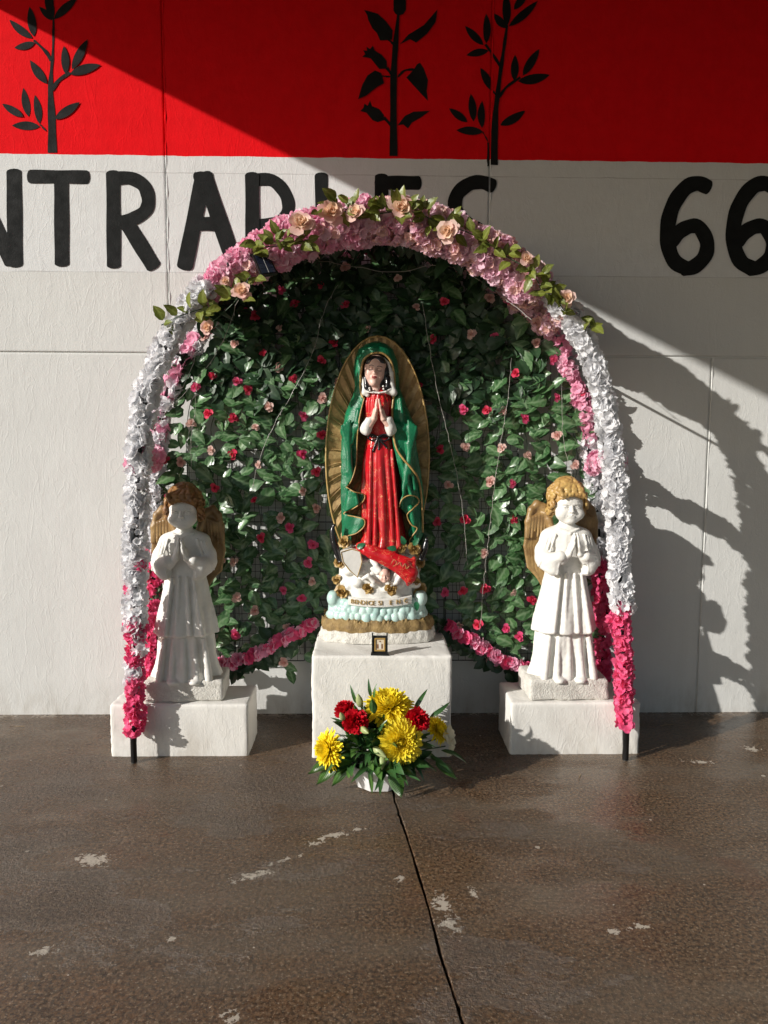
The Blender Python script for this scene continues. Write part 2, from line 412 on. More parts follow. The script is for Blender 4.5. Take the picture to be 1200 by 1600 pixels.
def paint_obj(name, B, label):
    me = B.mesh(name, [M_BLACK], False)
    import bmesh
    bm = bmesh.new(); bm.from_mesh(me)
    for xs in (-.972, .584):       # the paint stops at the open joint
        for dx in (-.0035, .0035):
            bmesh.ops.bisect_plane(bm, geom=bm.verts[:]+bm.edges[:]+bm.faces[:], plane_co=(xs+dx, 0, 0), plane_no=(1, 0, 0))
        dl = [f for f in bm.faces if abs(f.calc_center_median().x-xs) < .0034]
        bmesh.ops.delete(bm, geom=dl, context='FACES')
    bmesh.ops.recalc_face_normals(bm, faces=bm.faces)
    for f in bm.faces:
        if f.normal.y > 0: f.normal_flip()
    bm.to_mesh(me); bm.free()
    return link(name, me, wall, label=label)
letters = {
 'N': [([(-52, 262), (-50, 412)], 23), ([(-46, 266), (18, 410)], 23), ([(22, 269), (24, 413)], 24)],
 'T': [([(47, 276), (136, 277)], 21), ([(96, 280), (97, 412)], 23)],
 'R': [([(177, 271), (178, 415)], 22), ([(180, 279), (205, 279), (225, 291), (232, 312), (227, 330), (208, 342), (180, 350)], 21), ([(196, 345), (240, 416)], 24)],
 'A': [([(318, 274), (289, 417)], 25), ([(319, 274), (369, 420)], 25), ([(301, 350), (342, 350)], 22), ([(305, 276), (330, 276)], 13)],
 'B': [([(394, 274), (395, 420)], 22), ([(396, 281), (425, 282), (444, 300), (451, 322), (444, 341), (425, 350), (398, 352)], 20),
       ([(398, 352), (428, 354), (452, 370), (458, 388), (448, 405), (425, 414), (398, 416)], 20)],
 'L': [([(502, 274), (503, 420)], 20), ([(503, 411), (560, 412)], 20)],
 'E': [([(596, 276), (597, 420)], 21), ([(590, 286), (654, 286)], 22), ([(597, 345), (640, 346)], 20), ([(597, 411), (654, 412)], 21)],
 'S': [([(770, 291), (752, 285), (733, 288), (715, 303), (711, 324), (722, 343), (745, 358), (768, 372), (782, 390), (782, 410), (766, 426), (740, 430), (718, 420)], 22)],
 '6': [([(1106, 293), (1090, 287), (1072, 293), (1054, 316), (1044, 346), (1043, 380), (1053, 408), (1072, 420)], 24), ([(1066, 420), (1084, 417), (1101, 400), (1104, 378), (1092, 356), (1078, 354), (1062, 362), (1048, 378)], 23)],
}
for ch, st in letters.items():
    reps = ((0, 0), (103, 0), (206, 1)) if ch == '6' else ((0, 0),)
    for dx, dyy in reps:
        B = MB()
        for pts, w_ in st: ribbon(B, [(x+dx, y+dyy) for x, y in pts], w_, True)
        paint_obj('painted_letter', B, 'black painted %s %s' % ('figure' if ch == '6' else 'capital letter', ch))
B = MB(); z = lambda x, y: (x/6.4, y/6.4)
ribbon(B, [z(525, 1528), z(518, 1200), z(505, 900), z(515, 700), z(530, 500), z(535, 200), z(522, -60)], [14, 12, 8, 5, 3.5, 3, 3], False)
for a, b_, w_ in [((525, 205), (395, 70), 62), ((530, 200), (455, -90), 85), ((540, 195), (775, -20), 85), ((340, 368), (298, 70), 88), ((325, 385), (95, 200), 78), ((352, 430), (145, 482), 75),
                  ((472, 840), (303, 605), 88), ((660, 745), (642, 460), 82), ((722, 700), (880, 395), 88), ((700, 745), (1010, 652), 98), ((550, 1195), (802, 1025), 92), ((235, 1170), (25, 1042), 76),
                  ((290, 1170), (235, 880), 80), ((397, 1240), (350, 950), 78), ((400, 1268), (120, 1257), 88), ((470, -60), (380, -240), 85), ((560, -90), (640, -330), 85)]: lens(B, z(*a), z(*b_), w_/6.4)
ribbon(B, [z(512, 610), z(455, 515), z(340, 405)], [5, 5, 3], False); ribbon(B, [z(520, 905), z(590, 805), z(700, 728)], [6, 6, 5], False); ribbon(B, [z(462, 1312), z(400, 1245)], 2.2, False)
paint_obj('painted_plant', B, 'black leafy stem at the left end of the red band')
B = MB(); z = lambda x, y: (550+x/3.75, y/3.75)
ribbon(B, [z(243, 915), z(243, 500), z(252, 300), z(272, 80)], [12, 10, 9, 4.5], False)
for pl in ([(243, -60), (315, -60), (316, 60), (300, 85), (280, 92), (255, 85), (243, 65)], [(235, 235), (200, 238), (165, 240), (145, 195), (120, 170), (95, 120), (88, 90), (70, 60), (150, 82), (200, 128), (238, 180)],
           [(280, 262), (330, 205), (420, 150), (500, 58), (490, 130), (440, 200), (375, 252), (340, 232)], [(205, 405), (160, 407), (130, 370), (110, 345), (60, 335), (78, 320), (65, 297), (88, 300), (85, 275), (105, 290), (122, 270), (132, 297), (175, 325), (203, 360)],
           [(178, 450), (187, 490), (150, 510), (120, 532), (85, 562), (35, 584), (60, 500), (90, 445), (135, 415), (170, 430)], [(360, 410), (380, 378), (398, 368), (420, 400), (445, 470), (438, 535), (445, 592), (400, 545), (350, 490), (318, 455)],
           [(188, 705), (150, 717), (120, 705), (85, 662), (48, 652), (67, 632), (73, 608), (92, 620), (105, 590), (117, 622), (160, 640), (187, 675)], [(266, 736), (310, 680), (360, 655), (457, 650), (400, 692), (350, 720), (328, 754), (300, 730)]): poly(B, [z(*p) for p in pl])
for pts, w_ in ([(245, 262), (212, 230)], 3.5), ([(203, 398), (237, 442)], 4.5), ([(172, 447), (232, 452)], 2.2), ([(268, 452), (308, 415), (362, 408)], 3.5), ([(186, 690), (236, 742)], 4.5): ribbon(B, [z(*p) for p in pts], w_, False)
paint_obj('painted_plant', B, 'black stem with thistle buds and bell flowers in the middle of the red band')
B = MB()
ribbon(B, [z(828, 968), z(838, 700), z(852, 560), z(872, 400), z(890, 280), z(908, 150)], [14, 9, 7, 6, 5, 4], False)
for a, b_, w_ in [((905, 168), (832, 82), 46), ((905, 160), (900, -50), 50), ((918, 157), (1087, 8), 48), ((948, 60), (1030, -50), 45), ((785, 258), (785, 82), 46), ((770, 265), (662, 153), 46), ((800, 298), (670, 325), 44),
                  ((825, 535), (752, 398), 48), ((950, 475), (955, 322), 47), ((1000, 445), (1097, 288), 50), ((972, 478), (1158, 440), 58), ((868, 735), (1014, 650), 52), ((676, 717), (568, 636), 44), ((712, 714), (695, 550), 47),
                  ((762, 752), (762, 592), 44), ((767, 775), (610, 765), 50)]: lens(B, z(*a), z(*b_), w_/3.75)
ribbon(B, [z(868, 392), z(830, 330), z(780, 262)], [5, 4, 3.5], False); ribbon(B, [z(858, 575), z(905, 512), z(985, 455)], [4.5, 4, 4], False)
ribbon(B, [z(797, 832), z(765, 775)], 1.8, False); ribbon(B, [z(845, 560), z(822, 530)], 2.5, False); ribbon(B, [z(800, 975), z(800, 940), z(797, 835)], [4, 5, 2.5], False)
paint_obj('painted_plant', B, 'black leafy stem crossing the panel joint of the red band')

# ---- roof edge outside the frame that throws the long diagonal shade
b = MB(); b.box((-2.55, -8.2, 3.79), (13, -.001, 4.02)); b.box((-2.56, -8.2, 4.0), (13.05, .002, 4.06))
cn = link('roof_canopy', b.mesh('roof_canopy', [M_CAN], False)); tag(cn, 'flat concrete roof canopy jutting out above the red band of the wall', 'canopy'); cn['kind'] = 'structure'

# ---- wet concrete floor
m = bpy.data.materials.new('wet_concrete'); k = NT(m)
pos = k.n('ShaderNodeNewGeometry').outputs['Position']
n1 = k.ramp(k.noise(pos, 1.3, 6, .62), .32, .68); n2 = k.ramp(k.noise(pos, 7, 6, .7), .35, .7); n3 = k.noise(pos, 64, 4, .75)
col = k.mix(n1, (.130, .066, .030), (.180, .104, .053)); col = k.mix(k.math('MULTIPLY', n2, .5), col, (.072, .048, .031))
col = k.mix(k.ramp(n3, .42, .68, 0, .65), col, (.27, .195, .125)); n4 = k.noise(pos, 85, 4, .75); col = k.mix(k.ramp(n4, .40, .60, .9, 0), col, (.028, .017, .010)); col = k.mix(k.ramp(k.noise(pos, 120, 2, .6), .60, .72, 0, .7), col, (.40, .33, .24))  # pale and dark flecks put sunlit sparkle of the grain into the colour
n5 = k.ramp(k.noise(k.scalevec(pos, .6, 1.8, 1), 2.1, 5, .6), .46, .62)
col = k.mix(k.math('MULTIPLY', n5, .4), col, (.155, .13, .098))
rust = k.ramp(k.noise(k.scalevec(pos, 1, .8, 1), 3.1, 4, .6), .6, .72); col = k.mix(k.math('MULTIPLY', rust, .35), col, (.14, .052, .026))
# scabs of old whitewash and lime
sxyz = k.n('ShaderNodeSeparateXYZ'); k.l(pos, sxyz.inputs[0])
def blob(px, py, rx, ry, rot=0.0):
    c = atz(px, py, 0); a = k.math('SUBTRACT', sxyz.outputs[0], float(c[0])); b_ = k.math('SUBTRACT', sxyz.outputs[1], float(c[1]))
    co, si = math.cos(rot), math.sin(rot)
    u = k.math('DIVIDE', k.math('ADD', k.math('MULTIPLY', a, co), k.math('MULTIPLY', b_, si)), rx)
    v = k.math('DIVIDE', k.math('SUBTRACT', k.math('MULTIPLY', b_, co), k.math('MULTIPLY', a, si)), ry)
    d = k.math('SQRT', k.math('ADD', k.math('MULTIPLY', u, u), k.math('MULTIPLY', v, v)))
    return k.math('SUBTRACT', 1.0, d)
spots = [(145, 1343, .11, .055, 0), (405, 1366, .13, .035, .35), (440, 1345, .09, .02, .5), (522, 1305, .12, .035, .45), (492, 1318, .06, .02, .3), (700, 1440, .06, .08, 0), (690, 1410, .05, .09, .3), (560, 1295, .05, .02, 0),
         (1090, 1190, .09, .03, -.2), (365, 1590, .045, .03, 0), (1000, 1448, .07, .02, .2), (740, 1395, .03, .05, .2), (270, 1467, .03, .02, 0), (70, 1487, .06, .03, .3), (1175, 1170, .06, .05, 0), (960, 1455, .04, .02, 0), (625, 1373, .03, .03, 0)]
acc = None
for s_ in spots:
    v = blob(*s_); acc = v if acc is None else k.math('MAXIMUM', acc, v)
ns = k.noise(pos, 42, 5, .75, dist=.4); ns2 = k.noise(pos, 13, 3, .6)
msk = k.math('ADD', k.math('MULTIPLY', k.ramp(acc, -.6, 1., 0, 1), .34), k.math('ADD', k.math('MULTIPLY', ns, .8), k.math('MULTIPLY', ns2, .25)))
msk = k.ramp(msk, .775, .80)
msk = k.math('MULTIPLY', msk, k.math('GREATER_THAN', acc, -.6))
sc_ = k.n('ShaderNodeTexVoronoi'); sc_.inputs['Scale'].default_value = 13; k.l(pos, sc_.inputs['Vector'])
fl = k.math('LESS_THAN', k.math('ADD', sc_.outputs['Distance'], k.math('MULTIPLY', k.noise(pos, 90, 3), .12)), k.math('ADD', .085, k.math('MULTIPLY', k.ramp(k.noise(pos, 5, 3), .5, .65), .09)))
sepc = k.n('ShaderNodeSeparateColor'); k.l(sc_.outputs['Color'], sepc.inputs[0]); fl = k.math('MULTIPLY', fl, k.math('GREATER_THAN', sepc.outputs[0], .66))
msk = k.math('MAXIMUM', msk, k.math('MULTIPLY', fl, .8))
# limewash dribbled at the foot of the wall
ft = k.math('MULTIPLY', k.ramp(sxyz.outputs[1], -.07, -.005), k.ramp(k.noise(pos, 24, 4, .7), .5, .56)); msk = k.math('MAXIMUM', msk, k.math('MULTIPLY', ft, .6))
col = k.mix(k.math('MULTIPLY', msk, .85), col, (.55, .50, .42))
h = k.math('ADD', k.math('MULTIPLY', k.noise(k.scalevec(pos, 1, 1.1, 1), 62, 5, .72), 1.35), k.math('MULTIPLY', k.noise(pos, 260, 2, .6), .3))
h = k.math('ADD', h, k.math('MULTIPLY', k.noise(pos, 4, 4, .6), 1.6)); h = k.math('ADD', h, k.math('MULTIPLY', msk, .8))
pud = k.ramp(k.math('ADD', k.noise(k.scalevec(pos, .8, 1.6, 1), 1.7, 6, .62), k.math('MULTIPLY', k.ramp(sxyz.outputs[0], -.4, 1.6, 0, 1), .10)), .40, .60)
# wetter towards the right
wetx = k.ramp(sxyz.outputs[0], -.6, 1.2, .0, 1.)
wet = k.math('ADD', k.math('MULTIPLY', pud, .85), k.math('MULTIPLY', wetx, .10), clamp=True)
rough = k.math('ADD', k.math('SUBTRACT', .36, k.math('MULTIPLY', wet, .29)), k.math('MULTIPLY', msk, .4))
bn = k.n('ShaderNodeBump'); bn.inputs['Distance'].default_value = .020; k.l(h, bn.inputs['Height']); k.l(k.math('SUBTRACT', 1.0, k.math('MULTIPLY', wet, .90)), bn.inputs['Strength'])
k.l(k.princ(col, rough, bn.outputs[0], .50).outputs[0], k.out.inputs[0]); M_FLOOR = m
M_GROUND = paint('packed_dark_soil', (.06, .045, .032), rough=.9, nscale=4)
b = MB(); b.add([(-150, -150, -.022), (150, -150, -.022), (150, 150, -.022), (-150, 150, -.022)], [(0, 1, 2, 3)])
flo = link('floor', b.mesh('floor', [M_GROUND], False), kind='structure')
J = [atz(x, y, 0)[:2] for x, y in ((609, 1203), (617, 1250), (632, 1295), (645, 1335), (663, 1395), (676, 1440), (688, 1490), (706, 1545), (724, 1600))]
d0 = J[-1]-J[-2]; J = [np.array([J[0][0]-.02, 0.0])]+J+[J[-1]+d0*6, J[-1]+d0*60]
JP = resample(np.array([(*p, 0) for p in J]), .02)[:420]
jr = np.random.default_rng(3)
def slab(side):
    e = JP.copy(); wv_ = .0016+.0010*np.sin(np.arange(len(e))*.37)+jr.uniform(0, .0020, len(e))+.004*(jr.random(len(e)) < .05)
    e[:, 0] += side*wv_; n_ = len(e); X = side*14.0; V = []; Fc = []
    for i in range(n_):
        V += [(e[i, 0], e[i, 1], -.02), (e[i, 0], e[i, 1], -.006), (e[i, 0]+side*.0035, e[i, 1], 0), (X, e[i, 1], 0)]
    for i in range(n_-1):
        for j in range(3):
            q = (i*4+j, i*4+j+1, (i+1)*4+j+1, (i+1)*4+j); Fc.append(q if side < 0 else q[::-1])
    link('floor_slab', mesh('floor_slab', V, Fc, [M_FLOOR], False), flo)
slab(-1); slab(1)
b = MB(); ye = JP[-1][1]; b.box((-14, ye-30, -.2), (14, ye-.006, 0)); link('floor_slab', b.mesh('floor_slab', [M_FLOOR], False), flo)

# ---- whitewashed blocks
M_WASH = M_WALL.copy(); M_WASH.name = 'whitewash'
_t = M_WASH.node_tree; _p = [n for n in _t.nodes if n.type == 'BSDF_PRINCIPLED'][0]; _s = _p.inputs['Base Color'].links[0].from_socket
_m = _t.nodes.new('ShaderNodeMix'); _m.data_type = 'RGBA'; _m.blend_type = 'MULTIPLY'; _m.inputs[0].default_value = 1; _t.links.new(_s, _m.inputs[6]); _m.inputs[7].default_value = (1.16, 1.13, 1.10, 1); _t.links.new(_m.outputs[2], _p.inputs['Base Color'])
M_UNUSED = paint('whitewashed_block', (.735, .72, .675), (.64, .62, .575), rough=.85, nscale=6, bscale=150, bstr=.35, bdist=.004, spec=.3)
def block(lbl, x0, x1, y0, y1, zt, seed, rot=0.0):
    o = bevelled_block('plinth_block', (x0, y0, -.015), (x1, y1, zt), [M_WASH], None, .010, rough=.0034, seed=seed)
    tag(o, lbl, 'pedestal', 'whitewashed concrete blocks under the statues'); return o
block('low whitewashed block under the left angel statue', -1.138, -.528, -.512, -.245, .236, 1)
block('tall whitewashed block under the robed woman statue', -.245, .372, -.535, -.11, .461, 2)
block('low whitewashed block under the right angel statue', .640, 1.225, -.510, -.215, .238, 3)
# ================================================================== FLOWERS, LEAVES, ARCH
M_PIPE = paint('black_powder_coat', (.012, .012, .013), rough=.35, nscale=20, bstr=.1, spec=.5)
M_WIRE = paint('black_grid_wire', (.010, .010, .011), rough=.4, bstr=0)
M_SILVER = paint('clear_wire', (.42, .40, .36), rough=.3, bstr=0, spec=.8)
F_WHITE = fabric('white_petal', [(.90, .905, .93), (.94, .94, .955), (.88, .885, .91)], .45, .5, .3)
F_HOT = fabric('hot_pink_petal', [(.90, .12, .30), (.93, .20, .38), (.82, .06, .20)], .38, .5, .25)
F_PINK = fabric('pink_petal', [(.96, .48, .66), (.97, .62, .75), (.94, .36, .55)], .45, .5, .25)
F_SOFT = fabric('soft_pink_petal', [(.97, .68, .80), (.97, .78, .86), (.95, .58, .72)], .45, .5, .25)
F_BLUSH = fabric('blush_petal', [(.86, .56, .50), (.90, .70, .62), (.80, .42, .40)], .35, .5, .25)
F_PEACH = fabric('peach_petal', [(.92, .66, .47), (.94, .76, .60), (.90, .54, .34)], .35, .5, .25)
F_ROSE = fabric('coral_red_petal', [(.82, .055, .13), (.86, .11, .20), (.66, .03, .08)], .3, .5, .25)
F_LEAF = fabric('ivy_leaf', [(.042, .130, .038), (.095, .220, .075), (.015, .052, .020)], .22, .32, .65, vein=(.36, .52, .30))
F_SHADELEAF = fabric('shade_dark_ivy_leaf', [(.018, .050, .022), (.034, .080, .032), (.010, .03, .014)], .10, .40, .5, vein=(.05, .10, .05))  # darker copy of the ivy leaf, shade under the arch put into its colour
F_OLIVE = fabric('olive_rose_leaf', [(.22, .27, .035), (.11, .17, .025), (.10, .05, .02)], .3, .38, .5, vein=(.36, .42, .12))
F_STEM = paint('green_plastic_stem', (.03, .075, .03), rough=.5, bstr=0)

def petal(B, az, lean, L, W, cup=.3, ruf=0., nu=3, nv=4, r0=.002, z0=0., mi=0, curl=0., point=0., rg=random):
    v = []; ph = rg.uniform(0, 6)
    ca, sa = math.cos(az), math.sin(az); x = r0; z = z0; prev = 0
    for i in range(nu+1):
        t = i/nu; phi = lean+(curl)*t
        if i: x += L/nu*math.sin(phi); z += L/nu*math.cos(phi)
        wd = W*(math.sin(min(1, t*1.25+.12)*math.pi/2)*(1 if t < .75 else (1-((t-.75)/.25)**2*(.45+.5*point))))
        for j in range(nv+1):
            s = j/nv*2-1
            c = cup*W*s*s*(.4+.6*t)
            rf = ruf*math.sin(s*5+ph+i)*t
            # edges move towards the flower's axis (cup)
            xx = x-c*math.cos(phi)+rf*math.cos(phi); zz = z+c*math.sin(phi)+rf*math.sin(phi)-abs(s)**2.4*L*.10*t*(1+point)
            yy = s*wd
            v.append((xx*ca-yy*sa, xx*sa+yy*ca, zz))
    n = nv+1
    B.add(v, [(i*n+j, i*n+j+1, (i+1)*n+j+1, (i+1)*n+j) for i in range(nu) for j in range(nv)], mi)
def ruffled(name, mat, rad, n, seed, W=.55):
    rg = random.Random(seed); B = MB()
    for i in range(n):
        q = (i+.5)/n; petal(B, i*2.4+rg.uniform(-.3, .3), .15+1.5*q+rg.uniform(-.15, .15), rad*rg.uniform(.8, 1.1), rad*W*rg.uniform(.8, 1.15), rg.uniform(-.2, .6), rad*.13, 3, 4, rad*.08, 0, 0, rg.uniform(-.2, .5), rg=rg)
    return B.mesh(name, [mat])
def cluster(name, mat, rad, n, seed, mat2=None):
    """hydrangea-like head: several small five-petalled florets on a dome"""
    rg = random.Random(seed); B = MB()
    for i in range(n):
        b = MB(); q = (i+.5)/n; th = math.acos(1-q*1.05); az = i*2.4+rg.uniform(-.3, .3)
        for j in range(5): petal(b, j*1.257+rg.uniform(-.2, .2), rg.uniform(.7, 1.3), rad*.52, rad*.30, rg.uniform(0, .5), rad*.06, 2, 2, .001, rg=rg)
        M = Matrix.Rotation(az, 4, 'Z') @ Matrix.Rotation(th, 4, 'Y') @ Matrix.Translation((0, 0, rad*.6)) @ Matrix.Rotation(rg.uniform(0, 6), 4, 'Z')
        B.add([M @ Vector(p) for p in b.v], b.f, 1 if (mat2 and rg.random() < .3) else 0)
    return B.mesh(name, [mat, mat2] if mat2 else [mat])
def blossom5(name, mat, rad, seed, layers=2):
    rg = random.Random(seed); B = MB()
    for l in range(layers):
        for j in range(5): petal(B, j*1.257+l*.6+rg.uniform(-.15, .15), .55+.55*(layers-l)/layers+rg.uniform(-.1, .2), rad*(1-.25*l), rad*.5, rg.uniform(.1, .5), rad*.08, 3, 3, .002, 0, 0, .35, rg=rg)
    return B.mesh(name, [mat])
def rose(name, mats, rad, seed, n=13, leafm=None):
    rg = random.Random(seed); B = MB()
    for i in range(n):
        q = i/(n-1); lean = .05+1.05*q**1.3; L = rad*(.75+.45*q)
        petal(B, i*2.4+rg.uniform(-.2, .2), lean, L, rad*(.30+.42*q), .95-.75*q, rad*.03*q, 3, 4, rad*.04+.10*rad*q, 0, 0 if q < .6 or len(mats) < 2 else 1, .15+.55*q, rg=rg)
    if leafm is not None:
        for j in range(4): petal(B, j*1.57+.4, 1.5, rad*.9, rad*.2, .1, 0, 2, 2, .001, -.001, len(mats), .2, 1, rg)
    return B.mesh(name, list(mats)+([leafm] if leafm else []))
def leafmesh(name, mat, L, W, seed, pleat=.0016, nu=10, nv=6, arch=.25, fold=.18):
    rg = random.Random(seed); v = []; ve = []; tw = rg.uniform(-.25, .25); bd = rg.uniform(-.1, .1)
    for i in range(nu+1):
        t = i/nu; w = W/2*math.sin(math.pi*min(1, t**.72*.985+.015))**.85
        if i == 0: w = W*.03
        for j in range(nv+1):
            s = j/nv*2-1
            a = abs(s); ser = 1+(.05*math.sin(t*44+2) if a > .99 else 0)
            y = s*w*ser; pl = math.sin((t*6.5-a*.9)*2*math.pi)
            z = arch*L*(-(t-.4)**2)+fold*a*w+pleat*pl*(1-abs(2*t-1)**3)+tw*s*w*t
            v.append((t*L-a*w*.0, y+bd*L*math.sin(t*math.pi), z))
            ve.append(1.0 if j == nv//2 else max(0, pl)**2*.5)
    n = nv+1; f = [(i*n+j, (i+1)*n+j, (i+1)*n+j+1, i*n+j+1) for i in range(nu) for j in range(nv)]
    return mesh(name, v, f, [mat], True, None, ve)
def orient(d, roll=0.0):
    q = Vector(d).to_track_quat('Z', 'Y'); return q.to_matrix().to_4x4() @ Matrix.Rotation(roll, 4, 'Z')
def put(name, me, parent, p, M, s=1.0, label=None):
    base = parent.location if parent is not None else Vector((0, 0, 0))
    return link(name, me, parent, Matrix.Translation(Vector(p)-base) @ M @ Matrix.Scale(s, 4), label)
def leaf_M(tip, nrm):
    """leaf mesh runs along +X with its face towards +Z"""
    t = Vector(tip).normalized(); n = Vector(nrm); n = (n-t*n.dot(t)).normalized(); y = n.cross(t)
    return Matrix(((t.x, y.x, n.x, 0), (t.y, y.y, n.y, 0), (t.z, y.z, n.z, 0), (0, 0, 0, 1)))

WHITE = [ruffled('blossom', F_WHITE, .043, 12, i, .68) for i in range(4)]+[cluster('blossom', F_WHITE, .044, 6, 10+i) for i in range(2)]
HOT = [cluster('blossom', F_HOT, .038, 7, 20+i) for i in range(3)]+[ruffled('blossom', F_HOT, .034, 13, 23)]
PINKB = [cluster('blossom', F_PINK, .052, 12, 30+i, F_SOFT) for i in range(3)]+[ruffled('blossom', F_PINK, .045, 16, 34)]
SOFTB = [cluster('blossom', F_SOFT, .052, 12, 40+i, F_BLUSH) for i in range(3)]
HOT5 = [blossom5('blossom', F_HOT, .033, 50+i) for i in range(3)]
PINK5 = [blossom5('blossom', F_PINK, .034, 55+i) for i in range(3)]
ROSEM = {'coral': [rose('rose', [F_ROSE], .021, 60+i, 11, F_LEAF) for i in range(3)], 'pink': [rose('rose', [F_HOT], .021, 63+i, 11, F_LEAF) for i in range(2)],
         'blush': [rose('rose', [F_BLUSH], .020, 66+i, 11, F_LEAF) for i in range(3)], 'peach': [rose('rose', [F_PEACH, F_BLUSH], .046, 70+i, 15, F_OLIVE) for i in range(3)]}
LEAFM = [leafmesh('leaf', F_LEAF, .104, .063, i) for i in range(5)]+[leafmesh('leaf', F_LEAF, .082, .050, 5+i) for i in range(3)]
SHADELEAFM = [leafmesh('leaf', F_SHADELEAF, .098, .062, 20+i) for i in range(4)]
OLIVEM = [leafmesh('leaf', F_OLIVE, .060, .036, 30+i, .0012) for i in range(5)]

# ---- arch: two bent hoops joined by rungs
YF, YB = -.555, -.118
def hoopf(s=1.0):
    pts = [(-1.015, 0), (-1.0, .55), (-.985, 1.0), (-.955, 1.42), (-.895, 1.68), (-.75, 1.93), (-.56, 2.12), (-.30, 2.27), (.06, 2.345), (.40, 2.27), (.65, 2.12), (.84, 1.93), (.965, 1.68), (1.03, 1.42), (1.08, 1.0), (1.115, .55), (1.140, 0)]
    return [(.06+(x-.06)*s, z) for x, z in pts]
front_pts = [np.array((x, YF-.02*(z < .01), z)) for x, z in hoopf()]
back_pts = [np.array((x, YB, z*.995)) for x, z in hoopf(1.045)]
FR = resample(catmull(front_pts, 8), .01); BK = resample(catmull(back_pts, 8), .01)
arch = thing('garden_arch', 'black tubular metal arch covered in artificial flower garlands', 'arch', (.06, YF, 0))
def part(name, B, mats, parent, smooth=True, label=None):
    B.v = [(p[0]-parent.location.x, p[1]-parent.location.y, p[2]-parent.location.z) for p in B.v]
    return link(name, B.mesh(name, mats, smooth), parent, None, label)
for P_ in (FR, BK):
    B = MB(); B.tube(P_[::4], .0105, 8); part('hoop', B, [M_PIPE], arch)
for e in (FR[0], FR[-1], BK[0], BK[-1]):
    B = MB(); B.tube([(e[0], e[1], .001), (e[0], e[1], .006), (e[0], e[1], .16)], [.0125, .014, .0135], 8); part('foot_sleeve', B, [M_PIPE], arch)
def at_frac(P_, q): return P_[int(round(q*(len(P_)-1)))]
rungs = [.10, .225, .31, .385, .46, .54, .615, .69, .775, .90]
for q in rungs:
    B = MB(); B.tube([at_frac(FR, q), at_frac(BK, q)], .007, 6); part('rung', B, [M_PIPE], arch)

def garland(label, cat, pts, pick, step, rad, group, per=3, sc_=(.85, 1.15), lim=295, seed=0, outward=None):
    rg = random.Random(seed); P_ = resample(np.array(pts), step); g = thing('flower_garland', label, cat, tuple(P_[0]), group)
    B = MB(); B.tube(P_, .0035, 5); part('stem', B, [F_STEM], g)
    n = 0
    for i, p in enumerate(P_):
        t = P_[min(i+1, len(P_)-1)]-P_[max(i-1, 0)]; t = Vector(t).normalized()
        a = t.cross(Vector((.2, 1, .1))).normalized(); b = t.cross(a); o = rg.uniform(0, 6.28)
        for k_ in range(per):
            if n >= lim: break
            an = o+k_*6.283/per+rg.uniform(-.5, .5); d = a*math.cos(an)+b*math.sin(an)
            d = (d+t*rg.uniform(-.45, .45)).normalized()
            ms = pick(i/(len(P_)-1), rg)
            if ms is None: continue
            put('blossom', rg.choice(ms), g, Vector(p)+d*rad*rg.uniform(.5, 1.25), orient(d, rg.uniform(0, 6)), rg.uniform(*sc_)); n += 1
    return g
def seg(P_, a, b_, dx=0, dy=0): return [p+np.array((dx, dy, 0)) for p in P_[int(a*(len(P_)-1)):int(b_*(len(P_)-1))+1]]
# fraction along hoop of a height on the left and right leg
def frac(P_, z, side):
    h = len(P_)//2; Z = P_[:h, 2] if side < 0 else P_[h:, 2]
    i = int(np.argmin(abs(Z-z))); return (i if side < 0 else i+h)/(len(P_)-1)
G_ = 'flower garlands wound round the arch'
fl, fr_ = (lambda z_: frac(FR, z_, -1)), (lambda z_: frac(FR, z_, 1)); bl, br = (lambda z_: frac(BK, z_, -1)), (lambda z_: frac(BK, z_, 1))
garland('white ruffled garland up the front left leg of the arch, down to pink', 'flower garland', seg(FR, fl(.56), fl(2.02)), lambda t, r: (HOT if (t < .22 and r.random() < .45-.9*t) else WHITE), .036, .023, G_, 3, (.8, 1.05), seed=1)
garland('hot pink garland at the foot of the front left leg, above the bare black tube', 'flower garland', seg(FR, fl(.15), fl(.62)), lambda t, r: (WHITE if r.random() < t*.55-.12 else HOT), .036, .018, G_, 3, (.8, 1.0), seed=2)
garland('white ruffled garland on the front right leg beside the wall shadow', 'flower garland', seg(FR, fr_(2.02), fr_(.69)), lambda t, r: WHITE, .036, .021, G_, 3, (.8, 1.05), seed=3)
garland('hot pink garland low on the front right leg, ending in one loose bloom', 'flower garland', seg(FR, fr_(.69), fr_(.27)), lambda t, r: HOT, .036, .016, G_, 3, (.8, 1.0), seed=4)
g = garland('single hot pink bloom hanging low on the front right leg', 'flower garland', seg(FR, fr_(.235), fr_(.16)), lambda t, r: HOT5, .034, .016, G_, 3, (.95, 1.2), seed=5)
garland('white garland on the rear left leg, half hidden behind the front one', 'flower garland', seg(BK, bl(.86), bl(1.42)), lambda t, r: WHITE, .036, .018, G_, 3, (.75, 1.0), seed=6)
garland('hot pink garland on the rear left leg behind the left angel', 'flower garland', seg(BK, bl(.10), bl(.88)), lambda t, r: HOT, .037, .017, G_, 3, (.8, 1.0), seed=7)
garland('white garland on the rear right leg above the right angel', 'flower garland', seg(BK, br(1.38), br(.84)), lambda t, r: WHITE, .036, .024, G_, 3, (.8, 1.05), seed=8)
garland('deep pink garland on the rear right leg behind the right angel', 'flower garland', seg(BK, br(.82), br(.10)), lambda t, r: HOT, .037, .019, G_, 3, (.8, 1.0), seed=9)
garland('pink and white garland high on the rear left hoop', 'flower garland', seg(BK, bl(1.42), bl(1.98)), lambda t, r: (PINK5 if r.random() < .75 else WHITE), .040, .024, G_, 3, (.9, 1.1), seed=10)
